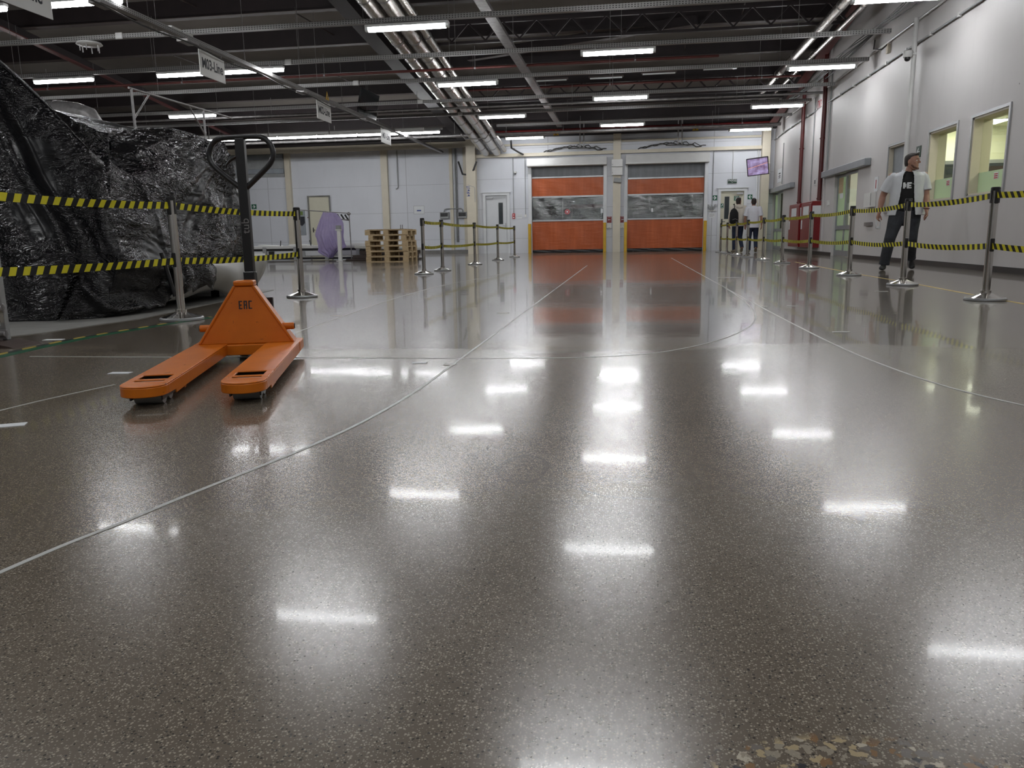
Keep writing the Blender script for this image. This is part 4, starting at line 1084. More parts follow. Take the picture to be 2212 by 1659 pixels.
for k, (x0, x1) in enumerate(((-3.2, -1.0), (0.3, 2.6))):
    pts = []
    for i in range(24):
        u = i / 23
        pts.append((x0 + (x1 - x0) * u, YB - 0.2, 3.74 + 0.04 + 0.16 * abs(math.sin(u * PI * 1.0)) + 0.03 * math.sin(i * 1.7)))
    pts = [(p[0], YB - 0.10, p[2] - 0.042) for p in pts]
    pts2 = [(p[0] + 0.15, p[1] - 0.02, p[2] + 0.05 * abs(math.cos(i))) for i, p in enumerate(pts)]
    lc = thing('loose_cables', 'loose dark cables lying above the %s roller door' % ('left', 'right')[k], 'cables', pts[0])
    for P_, r_ in ((pts, 0.018), (pts2, 0.014)): mb = MB(); mb.tube(P_, r_, 8); mb.build('cable', M['cable'], lc, world=True, ang=50)
    cb_ = thing('ladder_drop', 'pair of vertical drop rods above the %s roller door' % ('left', 'right')[k], 'drop rods', ((x0 + x1) / 2 + 0.35, YB - 0.4, 3.82))
    for q in (-0.07, 0.07):
        mb = MB(); mb.box(q - 0.02, q + 0.02, -0.02, 0.02, 0.0, 0.95); mb.build('rod', M['galv'], cb_)
    mb = MB(); mb.box(-0.5, 0.5, -0.06, 0.06, -0.03, -0.001); mb.build('basket', M['cable'], cb_)
for k, (x_, y_) in enumerate(((-9.0, 13.5), (-7.0, 16.1), (-6.4, 18.5), (-5.6, 21.3), (-5.0, 23.6), (-4.9, 28.6))):
    mb = MB(); mb.box(x_ - 0.07, x_ + 0.07, y_ - 0.075, y_ - 0.046, 4.18, 4.29); tag(mb.build('junction_box', M['white_housing'], origin=(x_, y_ - 0.06, 4.2), bevel=0.01), 'pale junction box on the side of a cross tray, %s from the camera' % ORD[k], 'junction box', 'junction boxes on the cross trays')
# small duct piece under the light at left of the doors
conduit([(-4.25, 28.7, 4.08), (-4.25, 28.8, 3.80), (-4.1, 29.6, 3.72), (-3.95, YB - 0.05, 3.66)], 0.035, 'black_plastic', 'dark bent hose under the last left light', 'hose', 'hose')
# right wall runs
pts = [(XR - 0.04, y, 3.96) for y in range(4, 30, 2)] + [(XR - 0.04, 30.0, 3.9)]
conduit(pts, 0.018, 'grey_plastic', 'long horizontal conduit along the right wall', clips=22)
conduit([(XR - 0.10, 15.84, 4.38), (XR - 0.10, 15.86, 1.2)], 0.045, 'white_housing', 'white vertical trunking on the right wall behind the man', clips=0)
wc = thing('dome_camera', 'white dome camera on the vertical trunking of the right wall', 'camera', (XR - 0.22, 15.8, 3.70))
mb = MB(); mb.lathe([(0.07, 0.0), (0.085, 0.03), (0.08, 0.11), (0.03, 0.13)], n=18); mb.build('body', M['white_housing'], wc, ang=50)
mb = MB(); mb.ball((0, 0, -0.015), 0.055, 14, 8); mb.build('dome', M['black_plastic'], wc, smooth=True)
mb = MB(); mb.box(0.0, 0.14, -0.03, 0.03, 0.04, 0.08); mb.build('bracket', M['white_housing'], wc)
for k, (y, lab) in enumerate(((25.05, 'farther'), (22.5, 'nearer'))):
    t = thing('fire_riser_pipe', '%s dark red riser pipe on the right wall' % lab, 'pipe', (XR - 0.1, y, 1.45))
    mb = MB(); mb.cyl((0, 0, 0), (0, 0, zr(y) - 1.5), 0.055, 14); mb.build('tube', M['red_pipe'], t, ang=40)
    mb = MB()
    for z in (0.03, 1.6, 3.0): mb.cyl((0, 0, z), (0, 0, z + 0.04), 0.07, 14)
    mb.build('pipe_collar', M['red_pipe'], t, ang=40)
for k, (a, b, lab) in enumerate(((23.98, 25.5, 'farther'), (22.45, 23.78, 'nearer'))):
    t = thing('fire_hose_cabinet', '%s red fire hose cabinet on the right wall' % lab, 'cabinet', (XR, (a + b) / 2, 0.2))
    mb = MB(); mb.box(XR - 0.28, XR - 0.001, a, b, 0.19, 1.44); mb.build('body', M['red_box'], t, world=True, bevel=0.008)
    mb = MB(); mb.box(XR - 0.292, XR - 0.281, a + 0.05, b - 0.05, 0.24, 1.39); mb.build('door', M['red_box'], t, world=True, bevel=0.004)
    mb = MB(); mb.box(XR - 0.297, XR - 0.2925, (a + b) / 2 - 0.35, (a + b) / 2 + 0.35, 1.08, 1.32); mb.box(XR - 0.297, XR - 0.2925, b - 0.25, b - 0.1, 0.7, 0.95); mb.build('label_plate', M['paper'], t, world=True)
    mb = MB(); mb.box(XR - 0.27, XR - 0.05, a - 0.006, a - 0.0008, 1.02, 1.32); mb.build('side_label', M['paper'], t, world=True)
t = thing('fire_marking', 'red letters painted high between the two red riser pipes', 'marking', (XR - 0.052, 23.25, 3.93))
text('ПК3', 0.30, M['ink_red'], t, (0, 0, 0.11), FACE_LEFT, sx=0.8, bold=0.004)
def rplate(name, y0, y1, z0, z1, mat, label, cat, th=0.012, parts=(), x=XR):
    t = thing(name, label, cat, (x, (y0 + y1) / 2, z0))
    mb = MB(); mb.box(x - th, x - 0.0008, y0, y1, z0, z1); mb.build('board', M[mat], t, world=True)
    for nm, m2, bs in parts:
        mb = MB()
        for b in bs: mb.box(x - th - 0.002, x - th - 0.0005, y1 - b[0] * (y1 - y0), y1 - b[1] * (y1 - y0), z0 + b[2] * (z1 - z0), z0 + b[3] * (z1 - z0))
        mb.build(nm, M[m2], t, world=True)
    return t
t = rplate('exit_sign', 15.38, 15.60, 1.91, 2.11, 'dark_green', 'dark green arrow sign beside the second lit window', 'sign')
mb = MB(); a = [(0.34, 0.04), (-0.05, 0.04), (0.10, 0.22), (0.10, 0.34), (0.0, 0.34), (-0.34, 0.0), (0.0, -0.34), (0.10, -0.34), (0.10, -0.22), (-0.05, -0.04), (0.34, -0.04)]
mb.prism([(15.49 - p[0] * 0.2, 2.01 + p[1] * 0.2) for p in a], 'x', XR - 0.016, XR - 0.0125); mb.build('arrow', M['paper'], t, world=True)
rplate('wall_notice', 28.5, 29.3, 2.35, 2.80, 'paper', 'white notice above the farther sliding door', 'notice', parts=(('print', 'ink', ((0.3, 0.7, 0.6, 0.7), (0.3, 0.7, 0.42, 0.5), (0.3, 0.7, 0.3, 0.36))),))
rplate('wall_notice', 23.15, 23.4, 1.90, 2.08, 'white_housing', 'small grey plate between the red riser pipes', 'notice', x=XR - 0.05, parts=(('print', 'ink', ((0.3, 0.7, 0.2, 0.8),)),))
rplate('wall_notice', 17.75, 17.98, 1.44, 1.74, 'paper', 'narrow white notice left of the walking man', 'notice', parts=(('print', 'ink_red', ((0.4, 0.6, 0.2, 0.8),)),))
rplate('paper_dispenser', 17.85, 18.35, 1.12, 1.42, 'white_sign', 'white box on the wall behind the walking man', 'dispenser', th=0.10, parts=(('slot', 'ink', ((0.95, 1.0, 0.1, 0.95),)),))
rplate('wall_handle_box', 17.93, 18.4, 0.72, 0.80, 'galv', 'grey latch box low on the wall behind the man', 'box', th=0.05)
rplate('wall_button_box', 21.75, 21.9, 1.30, 1.42, 'white_sign', 'small white button box left of the nearer sliding door', 'button box', th=0.04)
sk = thing('hanging_socket', 'dark cable with a cream plug hanging high on the right wall', 'socket', (XR - 0.03, 17.6, 4.15))
mb = MB(); mb.box(-0.03, 0.029, -0.05, 0.05, 0, 0.18); mb.build('plug', M['cream'], sk)
mb = MB(); mb.tube([(-0.02, 0, 0.18), (-0.1, 0.1, 0.1), (-0.2, 0.3, 0.15), (-0.16, 0.4, 0.35)], 0.014, 6); mb.build('cable', M['cable'], sk, ang=60)
bd = thing('cable_bundle', 'bundle of dark cables slung along the top of the right wall', 'cables', (XR - 0.2, 18, 4.6))
for k in range(7):
    mb = MB(); mb.tube([(XR - 0.15 - 0.03 * k + 0.03 * math.sin(i * 0.9 + k), 8 + i * 0.9, 4.62 + 0.05 * math.sin(i * 0.7 + k * 2) + 0.03 * (k % 3)) for i in range(22)], 0.011, 5); mb.build('cable', M['cable'], bd, world=True, ang=60)
conduit([(XR - 0.05, y, 4.36 + 0.0 * y) for y in (6, 14, 22, 28)], 0.022, 'white_housing', 'white pipe below the cable bundle on the right wall')
conduit([(XR - 0.03, 22.12, 4.9), (XR - 0.03, 22.12, 2.2)], 0.02, 'grey_plastic', 'thin vertical cable right of the nearer red riser')
conduit([(XR - 0.03, 28.3, 3.6), (XR - 0.03, 28.3, 2.25)], 0.016, 'grey_plastic', 'short vertical cable above the farther sliding door')
conduit([(XR - 0.03, 23.9, 4.4), (XR - 0.03, 23.9, 1.5)], 0.016, 'grey_plastic', 'thin vertical cable between the red cabinets')
conduit([(XR - 0.25, 22.35, 1.1), (XR - 0.25, 22.35, 0.02)], 0.012, 'galv', 'thin steel rod leaning by the nearer red cabinet')
sd = thing('ceiling_speaker_disc', 'white oval disc with small pegs under the tray top left', 'ceiling disc', (-9.6, 13.45, 4.12))
mb = MB(); mb.lathe([(0.05, 0.05), (0.2, 0.03), (0.22, 0.0), (0.18, -0.02)], n=20); mb.build('disc', M['white_housing'], sd, ang=40)
mb = MB()
for q in range(6): mb.cyl((0.16 * math.cos(q), 0.16 * math.sin(q), -0.019), (0.16 * math.cos(q), 0.16 * math.sin(q), -0.12), 0.01, 6)
mb.build('peg', M['galv'], sd)

# ------------------------------------------------------------------ floor tape
def catmull(pts, n=6):
    out = []
    P = [Vector(p) for p in pts]
    for i in range(len(P) - 1):
        a, b, c, d = P[max(i - 1, 0)], P[i], P[i + 1], P[min(i + 2, len(P) - 1)]
        for k in range(n):
            t = k / n
            out.append(0.5 * ((2 * b) + (c - a) * t + (2 * a - 5 * b + 4 * c - d) * t * t + (3 * b - a - 3 * c + d) * t ** 3))
    out.append(P[-1])
    return out
def ribbon(name, pts, w, mat, label, cat='floor tape', n=6, z=0.0012):
    P = catmull([(p[0], p[1], 0) for p in pts], n)
    L, R_ = [], []
    for i, p in enumerate(P):
        d = (P[min(i + 1, len(P) - 1)] - P[max(i - 1, 0)]).normalized()
        s = Vector((-d.y, d.x, 0)) * (w / 2)
        L.append((p.x + s.x, p.y + s.y, z)); R_.append((p.x - s.x, p.y - s.y, z))
    mb = MB(); mb.grid([L, R_])
    mb.grid([[(a[0], a[1], 0.0002) for a in L], L]); mb.grid([R_, [(a[0], a[1], 0.0002) for a in R_]])
    return tag(mb.build(name, mat, origin=(P[0].x, P[0].y, 0)), label, cat)
ribbon('floor_line', [(-1.22, 0.9), (-1.17, 1.12), (-1.13, 1.32), (-1.09, 1.46), (-1.05, 1.64), (-0.985, 1.88), (-0.93, 2.1), (-0.88, 2.38), (-0.85, 2.70), (-0.835, 3.1), (-0.835, 3.7), (-0.835, 5.5), (-0.84, 9), (-0.85, 16.4)], 0.013, M['tape_white'], 'long white line curving from the lower left toward the left roller door')
ribbon('floor_line', [(-2.5, 1.6), (-2.33, 2.3), (-2.27, 2.7), (-2.2, 3.0)], 0.010, M['tape_white'], 'thin white line left of the pallet truck forks')
ribbon('floor_line', [(-2.17, 4.5), (-2.25, 5.7), (-2.33, 6.8), (-2.40, 8.1), (-2.40, 9.8), (-2.25, 11.3), (-2.09, 12.9)], 0.010, M['tape_white'], 'thin white line running back behind the pallet truck')
ribbon('floor_line', [(-3.25, 3.76), (-2.4, 3.77), (-1.5, 3.79), (-0.86, 3.79), (-0.4, 3.83), (-0.17, 3.87), (0.07, 3.97), (0.28, 4.17), (0.51, 4.52), (0.70, 4.95), (0.84, 5.40), (0.95, 6.0), (1.02, 6.8), (1.07, 8.1), (1.09, 9.4)], 0.010, M['tape_white'], 'thin white crossing line bending away to the right')
ribbon('floor_line', [(1.12, 21), (1.10, 13.3), (1.09, 9.0), (1.09, 6.8), (1.10, 5.2), (1.12, 4.2), (1.17, 3.58), (1.24, 3.16), (1.36, 2.84), (1.55, 2.5)], 0.013, M['tape_white'], 'white line curving off to the right edge of the picture')
ribbon('floor_line', [(3.45, 17.0), (3.36, 14.5), (3.28, 11.8), (3.28, 10), (3.23, 8.4), (3.19, 6.8), (3.1, 5.2)], 0.045, M['tape_yellow'], 'yellow floor line behind the right row of posts')
ribbon('floor_line', [(-3.38, 3.5), (-3.42, 3.74), (-3.47, 4.16), (-3.49, 4.6), (-3.45, 5.03), (-3.42, 5.42), (-3.35, 5.83)], 0.07, M['tape_green'], 'green tape beside the hazard tape on the left', z=0.0014)
def hazard_floor():
    m = NT('worn_yellow_black_tape')
    s = m.n('ShaderNodeSeparateXYZ'); m.l(m.coord(), s.inputs[0])
    fr = m.math('FRACT', m.math('DIVIDE', m.math('ADD', s.outputs[1], s.outputs[0]), 0.22))
    m.set(Base_Color=m.mix(m.math('LESS_THAN', fr, 0.5), (0.02, 0.02, 0.018), (0.38, 0.28, 0.05)), Roughness=0.4)
    return m.m
ribbon('floor_line', [(-3.44, 3.5), (-3.48, 3.74), (-3.53, 4.16), (-3.55, 4.6), (-3.51, 5.03), (-3.47, 5.42), (-3.40, 5.90)], 0.045, hazard_floor(), 'yellow and black hazard tape along the rough slab', z=0.0018)
for k, (x, y, w, d_, rz, lab) in enumerate(((-0.85, 3.61, 0.055, 0.06, 0, 'white tape patch where two white lines cross'), (-1.01, 3.64, 0.07, 0.035, 0.1, 'white tape scrap just left of the line crossing'),
        (-1.0, 6.17, 0.10, 0.035, 0, 'white tape dash on the floor ahead of the left posts'), (1.29, 4.93, 0.10, 0.035, 0, 'white tape dash right of the white line, nearest one'),
        (1.12, 6.69, 0.07, 0.035, 0, 'white tape dash on the right white line'), (1.36, 6.72, 0.09, 0.035, 0, 'white tape dash just right of the white line, farther one'),
        (-2.34, 5.97, 0.10, 0.035, 0, 'white tape dash right of the second left post'), (-2.37, 3.28, 0.10, 0.045, 0.1, 'white paper scrap beside the left fork tip'),
        (-3.66, 4.45, 0.12, 0.05, 0.2, 'pale scrap on the dark floor near the aluminium cart'), (-2.07, 2.27, 0.09, 0.05, 0.5, 'crumpled white scrap at the left picture edge'),
        (1.38, 11.2, 0.30, 0.06, 0, 'white tape dash far down between the lines'), (2.55, 8.35, 0.12, 0.04, 0, 'white tape dash near the right post row'))):
    mb = MB(); mb.box(-w / 2, w / 2, -d_ / 2, d_ / 2, 0.0003, 0.0022)
    o = mb.build('tape_scrap', M['paper'] if 'scrap' in lab else M['tape_white']); o.location = (x, y, 0); o.rotation_euler = (0, 0, rz); tag(o, lab, 'tape scrap', 'tape scraps on the floor')

# ------------------------------------------------------------------ belt posts and belts
PX_L, PX_R = -3.50, 3.06
left_y = [3.55, 5.66, 7.98, 13.12, 14.50, 17.70, 20.91, 24.05]
right_y = [5.05, 7.23, 9.31, 11.49, 13.95, 16.36, 18.64, 21.06, 23.20, 25.37, 27.10]
def post_proto():
    t = thing('barrier_post', '', 'barrier post')
    mb = MB(); mb.lathe([(0.16, 0.0), (0.165, 0.004), (0.165, 0.018), (0.158, 0.024)], n=40); mb.build('base_rim', M['brushed'], t, ang=35)
    mb = MB(); mb.lathe([(0.157, 0.022), (0.12, 0.034), (0.05, 0.060), (0.042, 0.062)], n=40, cap=False); mb.build('base_cover', M['steel'], t, ang=30)
    mb = MB(); mb.lathe([(0.042, 0.05), (0.042, 0.085), (0.034, 0.088)], n=24); mb.build('collar', M['steel'], t, ang=35)
    mb = MB(); mb.lathe([(0.0315, 0.06), (0.0315, 0.925)], n=24); mb.build('pole', M['steel'], t, ang=35)
    mb = MB(); mb.lathe([(0.036, 0.922), (0.037, 0.945), (0.032, 0.952)], n=24); mb.build('cap', M['black_plastic'], t, ang=35)
    for s_ in (-1, 1):
        mb = MB(); mb.box(-0.018, 0.018, s_ * 0.030, s_ * 0.043, 0.815, 0.935); mb.build('belt_head', M['black_plastic'], t, bevel=0.006)
        mb = MB(); mb.box(-0.018, 0.018, s_ * 0.030, s_ * 0.043, 0.415, 0.525); mb.build('belt_socket', M['black_plastic'], t, bevel=0.006)
    for s_ in (-1, 1):
        mb = MB(); mb.box(s_ * 0.029, s_ * 0.037, -0.012, 0.012, 0.82, 0.93); mb.build('slot_cover', M['black_plastic'], t, bevel=0.003)
    return t
pp = post_proto(); first = True
for side, X_, ys in (('left', PX_L, left_y), ('right', PX_R, right_y)):
    for k, y in enumerate(ys):
        o = pp if first else copy_tree(pp); first = False
        o.location = (X_, y, 0.0); o.rotation_euler = (0, 0, 0.02 * math.sin(k * 3))
        nth = 'just outside the picture' if k == 0 else '%s visible counted from the camera' % ORD[k - 1]
        o['label'] = 'polished steel belt post of the %s row, %s' % (side, nth); o['group'] = '%s row of belt posts' % side
def belt(side, X_, y0, y1, z, sag, label):
    n = 24; h = 0.05; rows = [[], []]
    mb = MB(); L = y1 - y0 - 0.086
    uvs = []
    for i in range(n + 1):
        u = i / n; y = y0 + 0.043 + L * u
        zz = z - sag * 4 * u * (1 - u)
        tw = 0.004 * math.sin(u * 7 + y0)
        for k, dz in enumerate((-h / 2, h / 2)):
            rows[k].append((X_ + tw * (1 if k else -1), y, zz + dz)); 
    mb.grid(rows)
    me = bpy.data.meshes.new('barrier_belt')
    c = Vector((X_, (y0 + y1) / 2, z))
    V = [Vector(p) - c for p in rows[0] + rows[1]]
    th = 0.0012
    V2 = [p - Vector((th, 0, 0)) for p in V] + [p + Vector((th, 0, 0)) for p in V]
    m1 = n + 1
    F, U = [], []
    uvv = [(L * i / n + y0, 0) for i in range(m1)] + [(L * i / n + y0, h) for i in range(m1)]
    for side_ in (0, 1):
        o = side_ * 2 * m1
        for i in range(n):
            q = [i, i + 1, m1 + i + 1, m1 + i]
            if side_ == 0: q = q[::-1]
            F.append([a + o for a in q]); U.append([uvv[a] for a in q])
    for base in (0, m1):
        for i in range(n):
            q = [base + i, base + i + 1]; F.append([q[0], q[1], q[1] + 2 * m1, q[0] + 2 * m1]); U.append([uvv[q[0]], uvv[q[1]], uvv[q[1]], uvv[q[0]]])
    me.from_pydata([tuple(p) for p in V2], [], F)
    uv = me.uv_layers.new(name='UVMap'); li = 0
    for f in U:
        for w in f: uv.data[li].uv = w; li += 1
    me.materials.append(M['belt']); me.update()
    o = bpy.data.objects.new('barrier_belt', me); COL.objects.link(o); o.location = c
    tag(o, label, 'barrier belt', '%s row belts' % side)
for side, X_, ys, skip in (('left', PX_L, left_y, {2}), ('right', PX_R, right_y, set())):
    for k in range(len(ys) - 1):
        if k in skip: continue
        L = ys[k + 1] - ys[k]
        between = ('before the first visible post' if k == 0 else 'between %s and %s visible posts' % (ORD[k - 1], ORD[k]))
        belt(side, X_, ys[k], ys[k + 1], 0.885, 0.018 if k < 2 and side == 'left' else 0.012 + 0.012 * (L > 2), 'upper yellow black belt of the %s row, %s' % (side, between))
        belt(side, X_, ys[k], ys[k + 1], 0.462, 0.026 if side == 'right' else (0.012 if k == 0 else 0.02), 'lower yellow black belt of the %s row, %s' % (side, between))

# ------------------------------------------------------------------ orange hand pallet truck
J = thing('pallet_truck', 'orange hand pallet truck with scuffed forks and tall black handle', 'pallet truck', (-1.935, 3.69, 0), math.radians(17.3))
def fork(sx):
    x0, x1 = (sx * 0.262, sx * 0.095) if sx < 0 else (sx * 0.095, sx * 0.262)
    xc, w = (x0 + x1) / 2, x1 - x0
    zt, th = 0.088, 0.006
    mb = MB()
    def top(a, b, xa, xb): mb.box(xa, xb, a, b, zt - th, zt)
    ytip = -1.20
    # top plate with two roller slots
    top(-0.90, 0.02, x0, x1)
    for a, b in ((-0.995, -0.90), (-1.055, -1.020)):
        top(a, b, x0, x0 + 0.028); top(a, b, x1 - 0.028, x1)
    top(-1.020, -0.995, x0, x1); top(-1.09, -1.055, x0, x1)
    arc = [(xc + w / 2 * math.cos(a), -1.09 - 0.085 * max(0.0, math.sin(a)) ** 0.9) for a in [PI * i / 14 for i in range(15)]]
    mb.prism(arc, 'z', zt - th, zt)
    # nose skirt
    ar2 = [(xc + (w / 2 - 0.006) * math.cos(a), -1.09 - 0.079 * max(0.0, math.sin(a)) ** 0.9) for a in [PI * i / 14 for i in range(15)]]
    mb.rings([[(a[0], a[1], zt - th), (a[0], a[1], zt - 0.042), (b[0], b[1], zt - 0.042), (b[0], b[1], zt - th)] for a, b in zip(arc, ar2)])
    # side cheeks (deeper behind the roller cut-out)
    for xa, xb in ((x0, x0 + 0.006), (x1 - 0.006, x1)):
        mb.prism([(-1.09, zt - th), (-1.09, zt - 0.042), (-0.99, zt - 0.045), (-0.985, zt - 0.060), (-0.84, zt - 0.056), (0.0, zt - 0.056), (0.02, zt - th)], 'x', xa, xb)
    f = mb.build('fork', M['orange'], J, ang=30, bevel=0.003, seg=2)
    for yy, r in ((-0.948, 0.037), (-1.037, 0.037)):
        m2 = MB(); m2.cyl((xc - 0.05, yy, 0.0372), (xc + 0.05, yy, 0.0372), r, 20); m2.build('load_roller', M['grey_plastic'], f, ang=40)
    m2 = MB()
    for q in (-0.056, 0.056):
        m2.box(xc + q - 0.003, xc + q + 0.003, -1.09, -0.88, 0.022, 0.050)
    m2.box(xc - 0.07, xc + 0.07, -0.86, -0.80, 0.03, 0.07)
    m2.build('roller_frame', M['black_plastic'], f)
    m2 = MB(); m2.cyl((xc - w / 2 + 0.01, -0.82, 0.040), (xc + w / 2 - 0.01, -0.82, 0.040), 0.022, 12); m2.build('entry_roller', M['orange'], f, ang=40)
fork(-1); fork(1)
# tapered body
mb = MB()
fr = [(-0.238, 0.0, 0.085), (0.238, 0.0, 0.085), (0.050, 0.035, 0.378), (-0.050, 0.035, 0.378)]
bk = [(-0.238, 0.13, 0.085), (0.238, 0.13, 0.085), (0.050, 0.13, 0.378), (-0.050, 0.13, 0.378)]
mb.rings([fr, bk]); body = mb.build('body_plate', M['orange'], J, bevel=0.006, seg=2)
mb = MB()
for s_ in (-1, 1):
    a, b = Vector((s_ * 0.232, -0.003, 0.09)), Vector((s_ * 0.046, 0.031, 0.378))
    mb.bar(a, b, 0.012, 0.010, (0, -1, 0.1))
mb.build('edge_weld', M['orange'], body, bevel=0.003)
mb = MB(); mb.box(-0.050, 0.050, 0.025, 0.13, 0.378, 0.406); mb.build('body_cap', M['orange'], J, bevel=0.009, seg=3)
mb = MB(); mb.box(-0.255, 0.255, -0.022, 0.10, 0.030, 0.0845); mb.build('cross_member', M['orange'], J, bevel=0.005, seg=2)
mb = MB()
for s_ in (-1, 1):
    mb.prism([(s_ * 0.265, 0.0), (s_ * 0.265, 0.16), (s_ * 0.20, 0.18), (s_ * 0.20, 0.0)], 'z', 0.036, 0.088)
mb.build('heel_plate', M['orange'], J, bevel=0.004)
for s_ in (-1, 1):
    mb = MB(); mb.cyl((s_ * 0.15, 0.055, 0.165), (s_ * 0.236, 0.055, 0.165), 0.018, 16); mb.build('pivot_pin', M['orange'], J, ang=40, bevel=0.003)
    mb = MB(); mb.cyl((s_ * 0.236, 0.055, 0.165), (s_ * 0.239, 0.055, 0.165), 0.013, 12); mb.build('pin_end', M['black_plastic'], J)
# EAC mark: squared letters built from bars
n_ = Vector((0, -0.3, 0.035)).normalized()
def on_plate(px_, pz):
    # plate front: y rises 0.035 over 0.30 of height
    return Vector((px_, (pz - 0.085) / 0.30 * 0.035 - 0.0006, pz))
mb = MB()
def strokes(cx, segs):
    for (a, b, c, d_) in segs:
        P = [on_plate(cx + a, 0.262 + c), on_plate(cx + b, 0.262 + c), on_plate(cx + b, 0.262 + d_), on_plate(cx + a, 0.262 + d_)]
        mb.rings([P, [p + Vector((0, -0.0008, 0)) for p in P]])
t_ = 0.0058; h_ = 0.042; w_ = 0.017
strokes(-0.020 - w_ / 2, [(0, t_, 0, h_), (0, w_, 0, t_), (0, w_, h_ - t_, h_), (0, w_ * 0.85, h_ / 2 - t_ / 2, h_ / 2 + t_ / 2)])
strokes(0.004 - w_ / 2, [(0, t_, 0, h_), (w_ - t_, w_, 0, h_), (0, w_, h_ - t_, h_), (0, w_, h_ * 0.42, h_ * 0.42 + t_)])
strokes(0.028 - w_ / 2, [(0, t_, 0, h_), (0, w_, 0, t_), (0, w_, h_ - t_, h_)])
mb.build('lettering', M['ink'], J)
# pump, steer wheels, handle
mb = MB(); mb.lathe([(0.045, 0.10), (0.05, 0.12), (0.05, 0.30), (0.035, 0.33)], c=(0, 0.24, 0), n=20); mb.box(-0.07, 0.07, 0.14, 0.31, 0.09, 0.13); mb.build('hydraulic_pump', M['black_plastic'], J, ang=40)
for s_ in (-1, 1):
    mb = MB(); mb.cyl((s_ * 0.032, 0.25, 0.09), (s_ * 0.082, 0.25, 0.09), 0.09, 26); mb.build('steer_wheel', M['black_plastic'], J, ang=40, bevel=0.006)
mb = MB(); mb.box(-0.095, 0.075, 0.28, 0.36, 0.14, 0.20); mb.box(-0.15, -0.09, 0.27, 0.31, 0.18, 0.27); mb.box(0.055, 0.10, 0.29, 0.33, 0.22, 0.30); mb.build('pump_bracket', M['black_plastic'], J, bevel=0.004)
H = thing('handle', None, None, (-0.015, 0.335, 0.0)); H.parent = J
H.rotation_euler = (math.radians(-2.0), math.radians(-0.8), math.radians(-15))
mb = MB(); mb.box(-0.031, 0.031, -0.022, 0.022, 0.15, 0.44); mb.build('lower_sleeve', M['black_plastic'], H, bevel=0.004)
mb = MB(); mb.box(-0.026, 0.026, -0.017, 0.017, 0.44, 1.145); mb.build('shaft', M['black_plastic'], H, bevel=0.004)
loop = [(-0.015, 0.885), (-0.10, 0.955), (-0.155, 1.005), (-0.178, 1.045), (-0.176, 1.09), (-0.15, 1.13), (-0.105, 1.150), (0, 1.153), (0.105, 1.150), (0.15, 1.13), (0.176, 1.09), (0.178, 1.045), (0.155, 1.005), (0.10, 0.955), (0.015, 0.885)]
mb = MB(); mb.tube(catmull([(a, 0, b) for a, b in loop], 4), 0.0145, 12, ref=(0, 1, 0)); mb.build('grip_loop', M['black_plastic'], H, smooth=True)
mb = MB(); mb.tube([(-0.02, -0.005, 1.055), (-0.06, -0.012, 1.03), (-0.078, -0.015, 1.01), (-0.085, -0.015, 0.99)], [(0.008, 0.012), (0.008, 0.012), (0.006, 0.009), (0.005, 0.006)], 8, ref=(0, 1, 0)); mb.build('release_lever', M['black_plastic'], H, ang=50)
text('tub', 0.062, M['galv'], H, (0.004, -0.0178, 0.685), (PI / 2, -PI / 2, 0), ext=0.0003)

